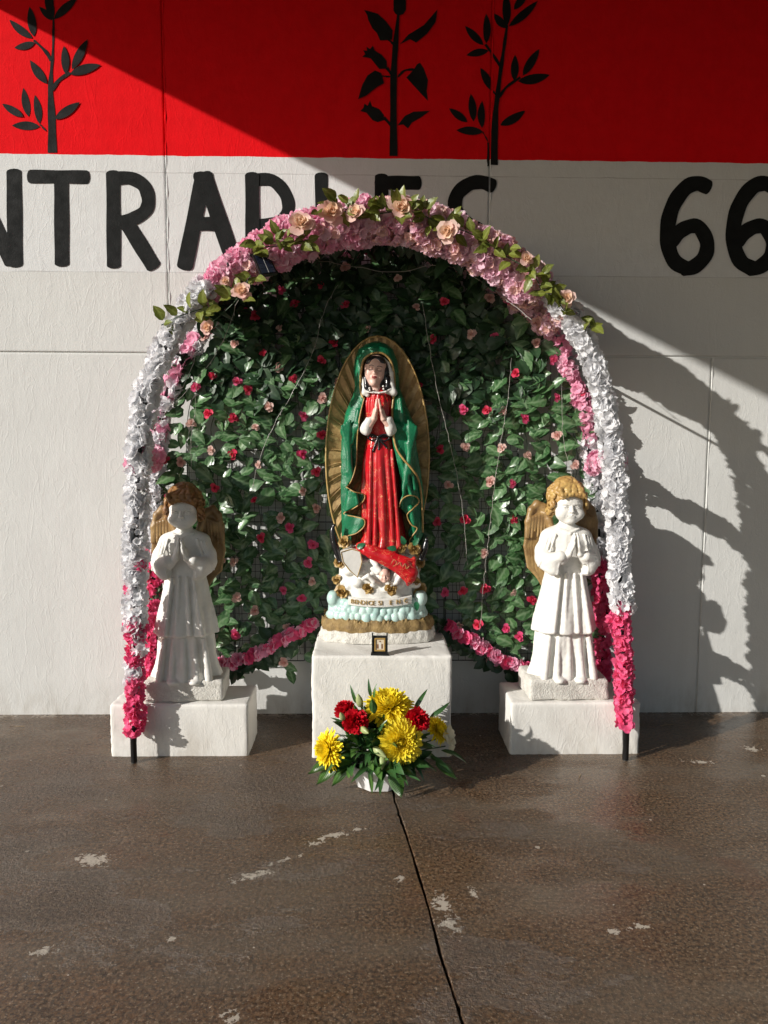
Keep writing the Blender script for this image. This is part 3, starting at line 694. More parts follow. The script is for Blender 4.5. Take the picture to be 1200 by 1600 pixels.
garland('pink garland high on the rear right hoop among the leaves', 'flower garland', seg(BK, br(1.98), br(1.40)), lambda t, r: (PINK5+PINKB[:1]), .042, .022, G_, 3, (.8, 1.0), seed=11)
# dense pink crown along the top of the arch
garland('thick pink hydrangea garland along the front of the arch top', 'flower garland', seg(FR, fl(2.00)+.015, fr_(2.00)-.015, 0, .02), lambda t, r: (PINKB if t < .55-.1*r.random() else SOFTB), .040, .026, G_, 4, (.7, 1.0), seed=12)
garland('pink hydrangea garland along the rear of the arch top', 'flower garland', seg(BK, bl(1.98)+.01, br(1.98)-.01), lambda t, r: (PINKB if t < .5 else SOFTB), .044, .026, G_, 4, (.75, 1.05), seed=13)
garland('pale pink hydrangea garland drooping under the front of the arch top', 'flower garland', [p+np.array((0, .03, -.065)) for p in FR[int(len(FR)*.405):int(len(FR)*.625)]], lambda t, r: (PINKB+SOFTB if t < .5 else SOFTB), .042, .03, G_, 4, (.8, 1.1), seed=15)
mid_pts = [(a+b_)/2+np.array((0, 0, .01)) for a, b_ in zip(FR[int(len(FR)*.37):int(len(FR)*.60)], BK[int(len(BK)*.37):int(len(BK)*.60)])]
garland('deep pink garland filling the middle of the arch top', 'flower garland', mid_pts, lambda t, r: PINKB if t < .6 else SOFTB, .05, .03, G_, 4, (.85, 1.1), seed=14)
for q, nm, pk in ((rungs[1], 'short pink garland on the left rung beside the leaf wall', PINKB[:2]+PINK5), (rungs[-2], 'short pink garland on the right rung beside the leaf wall', PINKB[:2]+PINK5), (.36, 'short pink garland on the upper left rung', PINK5+PINKB[:1]), (.655, 'short pale pink garland on the upper right rung', SOFTB[:1]+PINK5),
                  (rungs[0], 'short hot pink garland on the lowest left rung', HOT), (rungs[-1], 'short hot pink garland on the lowest right rung', HOT)):
    a, b_ = at_frac(FR, q), at_frac(BK, q); garland(nm, 'flower garland', [a+(b_-a)*.06, a+(b_-a)*.94], lambda t, r, pk=pk: pk, .042, .026, G_, 3, (.8, 1.0), seed=int(q*100))

# rose sprays laid over the arch
def spray(label, pts, roses, nl, seed, spread=.05):
    rg = random.Random(seed); P_ = np.array([aty(x, y, Y) for x, y, Y in pts]); P_ = resample(catmull(P_, 6), .02)
    g = thing('rose_spray', label, 'rose spray', tuple(P_[0]), 'peach rose sprays over the arch'); B = MB(); B.tube(P_, .0022, 5); part('stem', B, [F_STEM], g)
    for i in range(nl):
        p = Vector(P_[rg.randrange(len(P_))]); d = Vector((rg.uniform(-1, 1), rg.uniform(-.9, .1), rg.uniform(-.55, 1))).normalized()
        put('leaf', rg.choice(OLIVEM), g, p+d*rg.uniform(.0, spread), leaf_M(d+Vector((0, 0, rg.uniform(-.5, .3))), (rg.uniform(-.7, .4), -1, rg.uniform(-.2, .9))), rg.uniform(.75, 1.25))
    for x, y, s in roses:
        p = aty(x, y, pts[0][2]-.035); put('rose', rg.choice(ROSEM['peach']), g, p, orient((rg.uniform(-.45, .35), -1, rg.uniform(-.1, .5)), rg.uniform(0, 6)), s)
    return g
spray('leafy tip reaching left above the white garland', [(252, 508, -.58), (285, 492, -.6), (325, 480, -.6)], [(378, 457, .75)], 9, 1, .022)
spray('green leaves and small peach bud on the left shoulder', [(330, 505, -.56), (368, 470, -.6), (392, 430, -.6)], [(325, 512, .55), (352, 440, .4)], 16, 2, .05)
spray('leaves and open peach rose left of the arch top', [(385, 385, -.6), (430, 385, -.62), (495, 372, -.6)], [(470, 352, 1.0)], 30, 3, .05)
spray('two peach roses and upright leaf tips at the arch top', [(500, 335, -.6), (530, 325, -.62), (575, 335, -.6)], [(517, 333, .95), (556, 335, .75)], 20, 4, .045)
spray('large peach rose among dark leaves at the arch crown', [(585, 335, -.6), (640, 330, -.62), (690, 350, -.6)], [(625, 326, 1.0)], 26, 5, .045)
spray('peach rose and leaves right of the arch crown', [(690, 350, -.6), (735, 365, -.62), (785, 395, -.6)], [(700, 362, .85)], 20, 6, .04)
spray('leaf sprig with a half open rose on the right shoulder', [(790, 400, -.6), (830, 425, -.62), (850, 460, -.6)], [(822, 405, .55)], 16, 7, .035)
spray('lime leaves and drooping rose at the top of the right garland', [(845, 450, -.6), (870, 470, -.63), (885, 490, -.6)], [(886, 466, .65)], 14, 8, .04)
spray('two lone leaves pointing right from the white garland', [(905, 515, -.58), (925, 510, -.6), (934, 508, -.6)], [], 4, 9, .012)

# ---- wire grid behind the statues
YG = -.066
def hoop_z(x):   # height of the rear hoop above x
    h = BK[BK[:, 2] > .3]; o = np.argsort(h[:, 0]); hh_ = h[o]
    if x <= hh_[0, 0]+.004 or x >= hh_[-1, 0]-.004: return 1.2
    if abs(x-.06) > .97: return 1.35
    return float(np.interp(x, hh_[:, 0], hh_[:, 2]))
grid = thing('wire_grid', 'black wire grid panels tied up behind the statues', 'wire grid', (.04, YG, .2))
gs = .35; cell = .035
for ix in range(6):
    for iz in range(6):
        x0 = -1.01+ix*gs; z0 = .30+iz*gs; xc = x0+gs/2
        top = min(hoop_z(x0+.05), hoop_z(x0+gs-.05))-.01
        if z0 > top-.1 or (abs(xc-.06) > .85 and z0 < .55 and False): continue
        B = MB(); z1 = min(z0+gs-.006, top)
        def wire(a, b_, r_=.0011):
            a = np.array(a); b_ = np.array(b_); d = b_-a; ax = int(np.argmax(abs(d))); lo = np.minimum(a, b_); hi = np.maximum(a, b_)
            for q in range(3):
                if q != ax: lo[q] -= r_; hi[q] += r_
            B.box(lo, hi)
        for i in range(11):
            x = x0+i*(gs-.006)/10; e = i in (0, 10); wire((x, YG, z0), (x, YG, z1), .0022 if e else .0010)
        nz_ = int((z1-z0)/cell)
        for i in range(nz_+1):
            zz = z0+i*cell*(.983); e = i in (0, nz_); wire((x0, YG-.002, zz), (x0+gs-.006, YG-.002, zz), .0022 if e else .0010)
        part('grid_panel', B, [M_WIRE], grid, False)

# ---- artificial ivy and rosebud strands hung on the grid
def vine(x, z_top, z_bot, seed, dens, label, roses=True, spreadx=.055, group='rosebud ivy strands hung on the wire grid'):
    rg = random.Random(seed); n = max(3, int((z_top-z_bot)/.12)); P_ = [(x+rg.uniform(-.03, .03), YG-.018-rg.uniform(0, .02), z_top-(z_top-z_bot)*i/n) for i in range(n+1)]
    P_ = resample(catmull(P_, 6), .02); g = thing('ivy_strand', label, 'ivy strand', tuple(P_[0]), group); B = MB(); B.tube(P_, .0018, 4); part('stem', B, [F_STEM], g)
    i = 0; nr = 0; nl = 0
    for j, p in enumerate(P_):
        for _ in range(1 if rg.random() < dens % 1 else 0 or 0) if dens < 1 else range(int(dens)+(rg.random() < dens % 1)):
            if nl > 292: break
            side = rg.choice((-1, 1)); d = Vector((side*rg.uniform(.2, 1), rg.uniform(-.25, .1), rg.uniform(-1, .35)))
            nrm = (rg.uniform(-.75, .35), -1, rg.uniform(-.15, .85)); q = Vector(p)+Vector((side*rg.uniform(0, spreadx), -rg.uniform(0, .035), rg.uniform(-.02, .02)))
            put('leaf', rg.choice(LEAFM), g, q, leaf_M(d, nrm), rg.uniform(.62, 1.12)); nl += 1
        if roses and (j+seed*3) % 9 == 4 and rg.random() < .72:
            kind = rg.choice(('coral', 'coral', 'blush', 'blush', 'pink')); q = Vector(p)+Vector((rg.uniform(-.03, .03), -.045, 0))
            put('rose', rg.choice(ROSEM[kind]), g, q, orient((rg.uniform(-.6, .6), -1, rg.uniform(-.3, .7)), rg.uniform(0, 6)), rg.uniform(.8, 1.12)); nr += 1
    return g
vr = random.Random(5)
xs_v = [-.955, -.86, -.73, -.63, -.53, -.43, -.33, -.23, -.12, 0.0, .12, .24, .35, .46, .57, .67, .77, .89, 1.0]
names = ['outermost on the left, beside the white garland', 'second from the left, above the left angel', 'third from the left, above the left angel wing', 'fourth from the left, close right of the left angel', 'fifth from the left', 'sixth from the left',
         'seventh from the left', 'just left of the gold halo', 'reaching the left side of the gold halo', 'above the gold halo', 'above the right side of the gold halo', 'just right of the gold halo', 'second right of the gold halo, in deep shade', 'third right of the gold halo',
         'above the left edge of the right block', 'just left of the right angel', 'above the head of the right angel', 'second from the right edge', 'outermost on the right, beside the white garland']
dn = [1.25, 1.1, .9, .8, .8, .75, .72, .65, .6, .6, .6, .6, .55, .55, .62, .9, .95, 1.0, 1.1]
for i, (x, nm, d_) in enumerate(zip(xs_v, names, dn)):
    zt = hoop_z(x)-.03; zb = .30+.05*math.sin(i*2.1)+(.20 if -.3 < x < .45 else .04); vine(x, zt, zb, 100+i, d_*1.42, 'leaf strand with pink rosebuds, '+nm)
# added leaf curtain, shade put into its leaf colour, under crown and left shoulder
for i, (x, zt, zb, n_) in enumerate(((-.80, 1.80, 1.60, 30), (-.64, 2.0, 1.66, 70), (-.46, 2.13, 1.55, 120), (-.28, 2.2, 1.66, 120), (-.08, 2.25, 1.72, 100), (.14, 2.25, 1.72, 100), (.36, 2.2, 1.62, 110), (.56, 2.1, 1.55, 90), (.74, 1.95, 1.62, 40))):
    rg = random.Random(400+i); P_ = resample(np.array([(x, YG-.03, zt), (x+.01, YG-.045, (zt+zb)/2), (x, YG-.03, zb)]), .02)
    g = thing('ivy_strand', 'short added leaf strand with shade in its colour, high on the leaf wall, '+('under the left shoulder of the arch', 'right of the left shoulder', 'below the solar panel', 'left of the crown centre', 'just left above the halo', 'just right above the halo', 'right of the crown centre', 'left of the right shoulder', 'under the right shoulder of the arch')[i], 'ivy strand', tuple(P_[0]), 'short added leaf strands with shade in their colour')
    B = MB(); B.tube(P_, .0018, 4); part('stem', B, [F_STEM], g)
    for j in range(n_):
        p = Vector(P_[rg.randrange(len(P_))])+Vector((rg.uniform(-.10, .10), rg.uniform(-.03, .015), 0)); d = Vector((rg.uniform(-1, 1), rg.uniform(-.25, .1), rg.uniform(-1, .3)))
        put('leaf', rg.choice(SHADELEAFM), g, p, leaf_M(d, (rg.uniform(-.7, .4), -1, rg.uniform(-.2, .8))), rg.uniform(.65, 1.1))
# leaves added through the arch roof to darken the leaf wall behind
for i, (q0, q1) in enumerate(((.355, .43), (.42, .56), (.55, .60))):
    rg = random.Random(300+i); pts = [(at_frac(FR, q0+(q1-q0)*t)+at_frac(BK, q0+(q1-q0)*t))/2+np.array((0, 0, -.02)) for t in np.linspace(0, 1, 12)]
    P_ = resample(np.array(pts), .02); g = thing('ivy_strand', 'leaf strand added for shade under the arch roof, '+('left shoulder', 'crown', 'right shoulder')[i], 'ivy strand', tuple(P_[0]), 'leaf strands added for shade, under the arch roof')
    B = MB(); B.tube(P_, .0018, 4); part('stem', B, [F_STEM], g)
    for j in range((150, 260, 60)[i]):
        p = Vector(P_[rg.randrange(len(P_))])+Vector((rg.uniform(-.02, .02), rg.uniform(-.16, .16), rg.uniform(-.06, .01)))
        put('leaf', rg.choice(SHADELEAFM), g, p, leaf_M((rg.uniform(-1, 1), rg.uniform(-.8, .8), rg.uniform(-.8, .1)), (rg.uniform(-.4, .4), rg.uniform(-.9, .2), 1)), rg.uniform(.8, 1.15))
# low swags of pink blossom on dark leaves
def swag(label, pts, seed, big=False):
    rg = random.Random(seed); P_ = resample(catmull([aty(x, y, Y) for x, y, Y in pts], 6), .022); g = thing('blossom_swag', label, 'flower garland', tuple(P_[0]), 'pink swags along the foot of the leaf wall')
    B = MB(); B.tube(P_, .003, 5); part('stem', B, [F_STEM], g)
    for j, p in enumerate(P_):
        for _ in range(2):
            d = Vector((rg.uniform(-1, 1), rg.uniform(-1, -.1), rg.uniform(-.6, .9))).normalized()
            put('blossom', rg.choice(HOT5+PINK5), g, Vector(p)+d*.018, orient(d, rg.uniform(0, 6)), rg.uniform(.75, 1.05))
        for _ in range(3):
            put('leaf', rg.choice(SHADELEAFM), g, Vector(p)+Vector((rg.uniform(-.03, .03), .02, rg.uniform(-.05, .03))), leaf_M((rg.uniform(-1, 1), rg.uniform(-.2, .2), rg.uniform(-1, .2)), (rg.uniform(-.5, .5), -1, rg.uniform(0, .6))), rg.uniform(.6, .95))
    return g
swag('pink blossom swag between the left angel and the tall block', [(345, 1040, -.2), (385, 1028, -.19), (430, 1005, -.17), (488, 975, -.15)], 1)
swag('pink blossom swag between the tall block and the right angel', [(694, 975, -.15), (735, 1000, -.16), (780, 1030, -.17), (822, 1045, -.17)], 2)

# ---- thin pale wires of light strings
def wirestring(label, pts):
    P_ = catmull([aty(x, y, Y) for x, y, Y in pts], 8); g = thing('light_string', label, 'light string', tuple(P_[0]), 'thin pale wires of fairy lights'); rg = random.Random(len(label))
    P_ = [p+np.array((rg.uniform(-1, 1), rg.uniform(-1, 1), rg.uniform(-1, 1)))*.003 for p in resample(np.array(P_), .03)]
    B = MB(); B.tube(P_, .0012, 4); part('wire', B, [M_SILVER], g)
    B = MB()
    for p in P_[2::4]: B.tube([p, p+np.array((.002, -.003, -.009))], [.0022, .0016], 5)
    part('bulb', B, [M_SILVER], g)
wirestring('pale wire slanting down from the left shoulder of the arch to the left leg', [(372, 468, -.55), (345, 540, -.5), (300, 600, -.42), (240, 665, -.5)])
wirestring('second pale wire slanting down just left of the first', [(312, 525, -.52), (298, 580, -.48), (262, 640, -.45), (232, 680, -.5)])
wirestring('thin wire hanging straight down above the left angel head', [(306, 590, -.3), (305, 640, -.25), (298, 690, -.22), (300, 745, -.2)])
wirestring('thin wire running from the solar lamp across the dark top', [(430, 425, -.45), (490, 408, -.3), (560, 418, -.3), (620, 425, -.3), (700, 415, -.35), (775, 455, -.4), (830, 500, -.5)])
wirestring('thin wire falling from the dark top to the left rosebuds', [(527, 445, -.2), (505, 490, -.2), (492, 540, -.19), (465, 600, -.19), (430, 660, -.19), (405, 720, -.19), (393, 765, -.19)])
wirestring('thin wire hanging just right of the gold halo', [(660, 470, -.2), (674, 560, -.19), (690, 640, -.19), (705, 700, -.19), (722, 790, -.19), (730, 880, -.19)])
wirestring('long thin wire hanging between the halo and the right angel', [(800, 560, -.2), (792, 630, -.19), (778, 720, -.19), (768, 800, -.19), (757, 900, -.19), (750, 985, -.19)])
wirestring('thin wire hanging above the right angel head', [(878, 600, -.2), (880, 680, -.19), (893, 745, -.19)])

# ---- little solar panel clipped to the hoop
M_SOLAR = paint('solar_cell', (.012, .016, .03), (.02, .026, .05), rough=.18, bstr=0, spec=.7); M_PLAST = paint('black_plastic', (.012, .012, .012), rough=.4, bstr=.05)
M_LINE = paint('solar_grid_line', (.5, .5, .5), rough=.4, bstr=0)
sp = thing('solar_panel', 'small black solar panel clipped under the upper left of the arch', 'solar panel', tuple(aty(414, 412, -.60)))
Mx = Matrix.Rotation(R(-14), 4, 'Y') @ Matrix.Rotation(R(28), 4, 'Z') @ Matrix.Rotation(R(-20), 4, 'X')
def sbox(name, lo, hi, mat):
    B = MB(); B.box(lo, hi); B.v = [tuple(Mx @ Vector(p)) for p in B.v]; link(name, B.mesh(name, [mat], False), sp)
sbox('housing', (-.036, 0, -.052), (.036, .014, .052), M_PLAST); sbox('bracket', (-.012, .014, -.01), (.012, .05, .02), M_PLAST)
for i in range(2):
    for j in range(4): sbox('solar_cell', (-.029+i*.030, -.003, -.045+j*.023), (-.001+i*.030, -.0005, -.0235+j*.023), M_SOLAR)
sbox('bus_line', (-.0004-.0008, -.004, -.045), (-.0004+.0008, -.0031, .046), M_LINE)
hz = [aty(378+22*math.cos(a), 412-18*math.sin(a), -.60+.02*math.sin(a)) for a in np.linspace(.2, 3.4, 10)]
B = MB(); B.tube([p for p in hz], .006, 6); part('cable_ring', B, [M_PIPE], sp)
# ================================================================== STATUES
M_PLASTER = paint('white_plaster_paint', (.80, .79, .75), (.73, .715, .67), rough=.62, nscale=14, bscale=85, bstr=.45, bdist=.004, spec=.35)
M_ROUGHPL = paint('rough_white_plaster', (.78, .76, .70), (.62, .60, .55), rough=.9, nscale=22, bscale=120, bstr=1.0, bdist=.008, spec=.2)
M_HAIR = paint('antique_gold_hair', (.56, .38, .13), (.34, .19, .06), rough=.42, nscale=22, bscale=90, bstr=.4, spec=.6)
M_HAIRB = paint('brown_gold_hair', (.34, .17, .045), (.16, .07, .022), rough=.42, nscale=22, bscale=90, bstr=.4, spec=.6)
M_WING = paint('gold_brown_wing', (.38, .25, .10), (.22, .13, .05), rough=.38, nscale=18, bscale=80, bstr=.5, spec=.6)
M_GREEN = paint('glossy_green_enamel', (.010, .20, .085), (.006, .125, .055), rough=.30, nscale=16, bscale=120, bstr=.6, bdist=.004, spec=.5)
M_RED = bpy.data.materials.new('glossy_red_enamel')
k = NT(M_RED); tc = k.n('ShaderNodeTexCoord').outputs['Object']
nz = k.noise(tc, 26, 2, .5, dist=1.6); ln = k.math('LESS_THAN', k.math('ABSOLUTE', k.math('SUBTRACT', nz, .5)), .0085)
ln = k.math('MULTIPLY', ln, k.math('GREATER_THAN', k.noise(tc, 19, 2), .5))
c_ = k.mix(k.ramp(k.noise(tc, 9, 4), .35, .65), (.58, .008, .016), (.42, .006, .012)); c_ = k.mix(k.math('MULTIPLY', ln, .75), c_, (.75, .42, .18))
k.l(k.princ(c_, .28, k.bump(k.noise(tc, 60, 4, .6), .35, .004), .6).outputs[0], k.out.inputs[0])
M_SKIN = paint('painted_skin', (.80, .55, .46), (.72, .46, .38), rough=.42, nscale=20, bscale=90, bstr=.2, spec=.5)
M_GOLD = bpy.data.materials.new('antique_gold'); k = NT(M_GOLD); tc = k.n('ShaderNodeTexCoord').outputs['Object']
c_ = k.mix(k.ramp(k.noise(tc, 14, 5, .65), .35, .65), (.50, .33, .14), (.28, .175, .07)); c_ = k.mix(k.ramp(k.noise(tc, 70, 4), .5, .7, 0, .6), c_, (.62, .46, .20))
k.l(k.princ(c_, k.ramp(k.noise(tc, 30, 3), .3, .7, .32, .55), k.bump(k.noise(tc, 90, 4, .6), .4, .004), .5, Metallic=.12).outputs[0], k.out.inputs[0])
M_TRIM = paint('gold_trim_paint', (.50, .34, .12), (.36, .22, .07), rough=.38, nscale=40, bscale=120, bstr=.4, spec=.6)
M_BLK = paint('black_enamel', (.012, .012, .014), rough=.25, bstr=.15, spec=.6)
M_AQUA = paint('pale_blue_cloud_paint', (.42, .62, .58), (.54, .70, .65), rough=.32, nscale=16, bscale=70, bstr=.3, spec=.55)
M_STRAW = paint('ochre_grass_paint', (.34, .23, .09), (.20, .13, .05), rough=.6, nscale=35, bscale=110, bstr=.9, bdist=.006, spec=.4)
M_LIP = paint('painted_lips', (.34, .07, .06), rough=.4, bstr=0)
M_LGREEN = paint('green_leaf_enamel', (.02, .14, .06), rough=.3, bstr=.2)
M_WHITE = paint('white_enamel', (.80, .79, .75), (.72, .71, .67), rough=.35, nscale=20, bscale=90, bstr=.3, spec=.5)

def T(c, s, p): return (c[0]+p[0]*s[0], c[1]+p[1]*s[1], c[2]+p[2]*s[2])
def sculpt_face(F, c, s, child=True, closed=False):
    s = (s, s, s) if np.isscalar(s) else s; m = min(s)
    E_ = lambda p, r, kk, **k2: F.add(ell(T(c, s, p), [r[0]*s[0], r[1]*s[1], r[2]*s[2]], **k2), kk*m)
    S_ = lambda p, r, kk, **k2: F.sub(ell(T(c, s, p), [r[0]*s[0], r[1]*s[1], r[2]*s[2]], **k2), kk*m)
    C_ = lambda a, b_, ra, rb, kk: F.add(cap(T(c, s, a), T(c, s, b_), ra*m, rb*m), kk*m)
    E_((0, .008, .012), (.060, .066, .068), .0); E_((0, -.018, .025), (.050, .045, .042), .02)
    if child:
        E_((-.030, -.034, -.028), (.028, .027, .026), .018); E_((.030, -.034, -.028), (.028, .027, .026), .018); E_((0, -.046, -.057), (.019, .017, .014), .014); E_((0, -.02, -.045), (.04, .035, .028), .02)
    else:
        E_((-.027, -.032, -.020), (.024, .024, .028), .018); E_((.027, -.032, -.020), (.024, .024, .028), .018); E_((0, -.046, -.062), (.017, .016, .014), .016); E_((0, -.022, -.045), (.036, .032, .032), .02)
    for sg in (-1, 1):
        S_((sg*.023, -.066, .0045), (.0150, .0165, .0095), .007)
        C_((sg*.009, -.060, .0165), (sg*.034, -.054, .0155), .0036, .0028, .008)
        E_((sg*.0235, -.0485, .003), (.0125, .0115, .0095), .002)
        if closed: C_((sg*.0135, -.0575, -.001), (sg*.034, -.0535, .0), .0016, .0014, .002)
        else:
            S_((sg*.0235, -.0605, .0015), (.0085, .0030, .0036), .0015); C_((sg*.0125, -.0590, .0045), (sg*.0235, -.0605, .0072), .0014, .0016, .002); C_((sg*.0235, -.0605, .0072), (sg*.0345, -.0545, .004), .0016, .0012, .002)
            C_((sg*.014, -.0585, -.0035), (sg*.0335, -.0545, -.0035), .0012, .0012, .002)
    C_((0, -.058, .014), (0, -.0665, -.012), .0052, .0072, .007); E_((0, -.069, -.0155), (.0078, .0068, .0062), .005)
    for sg in (-1, 1): E_((sg*.0078, -.0625, -.0165), (.0048, .0052, .0042), .003); S_((sg*.0042, -.0670, -.0215), (.0022, .0026, .0018), .0012)
    E_((0, -.053, -.0345), (.018, .012, .012), .010)
    C_((-.0135, -.0590, -.0335), (0, -.0640, -.0310), .0022, .0032, .0025); C_((.0135, -.0590, -.0335), (0, -.0640, -.0310), .0022, .0032, .0025)
    C_((-.0105, -.0595, -.0395), (.0105, -.0595, -.0395), .0034, .0034, .003)
    F.sub(cap(T(c, s, (-.0165, -.0610, -.0362)), T(c, s, (.0165, -.0610, -.0362)), .0017*m, .0017*m), .0012*m)
def praying_hands(F, c, s, kk=.003, lean=0.0, wx=1.0):
    """two hands palm to palm, fingers up; c = middle of the wrists, s = hand length"""
    for sg in (-1, 1):
        P = lambda x, y, z_: (c[0]+sg*x*s*(1+(wx-1)*(1-max(0,z_)*.55))+lean*z_*s, c[1]+y*s, c[2]+z_*s)
        F.add(cap(P(.30, .10, -.18), P(.15, .03, .12), .150*s, .135*s), kk); F.add(cap(P(.15, .03, .10), P(.095, -.02, .44), .135*s, .115*s, 1.35), kk)
        for i, (y, L, r) in enumerate(((-.165, .36, .052), (-.07, .46, .054), (.03, .43, .052), (.12, .33, .046))):
            a = P(.085, y, .42); m_ = P(.068, y-.01, .42+L*.55); b_ = P(.040, y-.02, .42+L)
            F.add(cap(a, m_, (r+.010)*s, r*s), kk*.5); F.add(cap(m_, b_, r*s, r*.78*s), kk*.4)
        F.add(cap(P(.13, -.10, .18), P(.085, -.21, .40), .064*s, .054*s), kk); F.add(cap(P(.085, -.21, .40), P(.055, -.215, .56), .052*s, .040*s), kk*.5)

# ---------------- angel: body with robe and hands, head, hair, two wings, base
def build_angel_meshes():
    F = Field((-.20, -.20, .045), (.20, .16, .86), .0029)
    fold_lo = lambda th, z_: .055*np.cos(th*8+1.5*np.sin(th*2+.4)+z_*5)+.035*np.cos(th*13+1+z_*8)+.012*np.sin(z_*30)
    F.add(loft([(.085, 0, .0, .158, .100), (.11, 0, .0, .152, .096), (.18, 0, .0, .132, .085), (.33, 0, .0, .118, .075), (.40, 0, 0, .10, .07)], fold_lo))
    fold_t = lambda th, z_: (.060*np.cos(th*7+1.6*np.sin(th*2+.5)+z_*2)+.03*np.cos(th*12+2-z_*6))*np.clip((.66-z_)/.30, .08, 1)
    F.add(loft([(.300, 0, -.004, .146, .098), (.306, 0, -.004, .148, .101), (.36, 0, -.003, .137, .094), (.46, 0, .0, .113, .082), (.56, 0, .004, .094, .072), (.66, 0, .008, .092, .070), (.72, 0, .008, .100, .070), (.755, 0, .01, .088, .062), (.775, 0, .01, .060, .05), (.79, 0, .008, .036, .038)], fold_t), .006)
    F.add(ell((-.070, .008, .728), (.042, .048, .040)), .03); F.add(ell((.070, .008, .728), (.042, .048, .040)), .03)
    F.add(cap((0, .008, .76), (0, .0, .825), .036, .034), .012)
    # collar and chest folds
    F.add(cap((-.045, -.035, .772), (0, -.052, .752), .006, .006), .006); F.add(cap((.045, -.035, .772), (0, -.052, .752), .006, .006), .006)
    for sg in (-1, 1):
        chain(F, [(sg*.080, .006, .722), (sg*.106, -.006, .668), (sg*.112, -.026, .636)], [.036, .036, .036], .018)
        chain(F, [(sg*.112, -.026, .636), (sg*.088, -.074, .632), (sg*.056, -.104, .655)], [.036, .034, .026], .012)
        # wide hanging sleeve mouths with ridges
        chain(F, [(sg*.108, -.042, .612), (sg*.082, -.078, .594)], [.028, .028], .014)
        F.add(ell((sg*.078, -.080, .612), (.030, .032, .046), ry=sg*.25), .010)
        for i in range(5):
            x0 = sg*(.060+i*.018); F.add(cap((x0, -.112+i*.012, .645-.004*i), (x0+sg*.008, -.104+i*.014, .578+.007*i), .0062, .0052), .006)
        F.sub(ell((sg*.052, -.098, .602), (.013, .022, .024)), .006)
        for i in range(3): F.add(cap((sg*(.066+i*.016), -.050+.006*i, .745-.008*i), (sg*(.092+i*.013), -.052+.008*i, .660), .005, .004), .007)
    for x0, a in ((-.045, .03), (-.015, .0), (.02, -.01), (.05, -.02)): F.add(cap((x0, -.072, .57), (x0*1.9+a*.3, -.098, .315), .007, .011), .010)
    praying_hands(F, (.004, -.112, .656), .118, .004, wx=1.45)
    for i, x0 in enumerate((-.11, -.055, 0.0, .06, .115)): F.add(cap((x0*.8, -.072, .28), (x0, -.092, .10), .011, .018), .012)
    F.add(ell((-.045, -.100, .092), (.028, .030, .016)), .012); F.add(ell((.050, -.100, .092), (.028, .030, .016)), .012)
    g = F.grids((slice(None),)*3); F.V += .0010*wob(*g, 90, 2)+.0006*wob(*g, 210, 5)
    body = F.mesh('robed_body', [M_PLASTER])
    F = Field((-.088, -.09, .762), (.088, .085, .965), .0014); sculpt_face(F, (.0, -.008, .868), (1.13, 1.0, 1.03)); F.add(cap((0, .002, .76), (0, .004, .84), .031, .033), .012)
    head = F.mesh('head', [M_PLASTER])
    rg = random.Random(4); F = Field((-.118, -.10, .80), (.118, .125, 1.035), .0021); hc = np.array((0, .014, .908))
    F.add(ell(hc, (.082, .083, .083)))
    F.add(ell((0, .05, .875), (.078, .055, .06)), .02)
    crown = np.array((.012, .02, .995))
    for ring, (n_, ph0, ph1, r_) in enumerate(((13, .10, 1.15, .014), (17, .35, 1.62, .0125), (11, .05, .9, .014))):
        for i in range(n_):
            az = 6.283*i/n_+rg.uniform(-.12, .12); front = max(0, -math.sin(az)); e = ph1-front*(.30 if ring else .12)+rg.uniform(-.08, .1); pts = []
            sw = rg.choice((-1, 1, 1))*rg.uniform(.2, .5)
            for t in np.linspace(0, 1, 7):
                ph = ph0+(e-ph0)*t; a = az+sw*math.sin(t*3.0)+.12*math.sin(t*9+i)
                rr = .080+.0035*math.sin(t*7+i*1.3)+.0015*ring; pts.append(hc+rr*np.array((math.cos(a)*math.sin(ph), math.sin(a)*math.sin(ph), math.cos(ph))))
            chain(F, pts, [r_*(1-.35*t) for t in np.linspace(0, 1, 7)], .0028)
            if e > 1.2 and rg.random() < .8:      # curl at the end of the lock
                p = pts[-1]; tn = np.array((-math.sin(az), math.cos(az), 0)); q = [p+.011*(tn*math.cos(u)+np.array((0, 0, 1))*math.sin(u))+np.array((math.cos(az), math.sin(az), 0))*.004 for u in np.linspace(-2.2, 2.4, 7)]
                chain(F, q, [.0062]*7, .003)
    for sg in (-1, 1):
        for i in range(6):
            p = np.array((sg*(.078+.010*math.sin(i*2.2)), -.030+.016*i*.7, .885-.010*i)); chain(F, [p+.012*np.array((sg*.4*math.cos(u), math.cos(u), math.sin(u))) for u in np.linspace(0, 5, 8)], [.0068]*8, .003)
    for i in range(7):   # fringe
        x0 = -.048+i*.016; s_ = 1 if i % 2 else -1; chain(F, [(x0*.5+.01, -.045, .966), (x0*.9+.012*s_, -.072, .948), (x0-.002*s_, -.079, .930-abs(x0)*.1), (x0+.014, -.078, .921-abs(x0)*.2)], [.012, .012, .0095, .005], .003)
    F.sub(ell((0, -.070, .864), (.056, .050, .054)), .004)
    hair = F.mesh('hair', [M_HAIR])
    wings = []
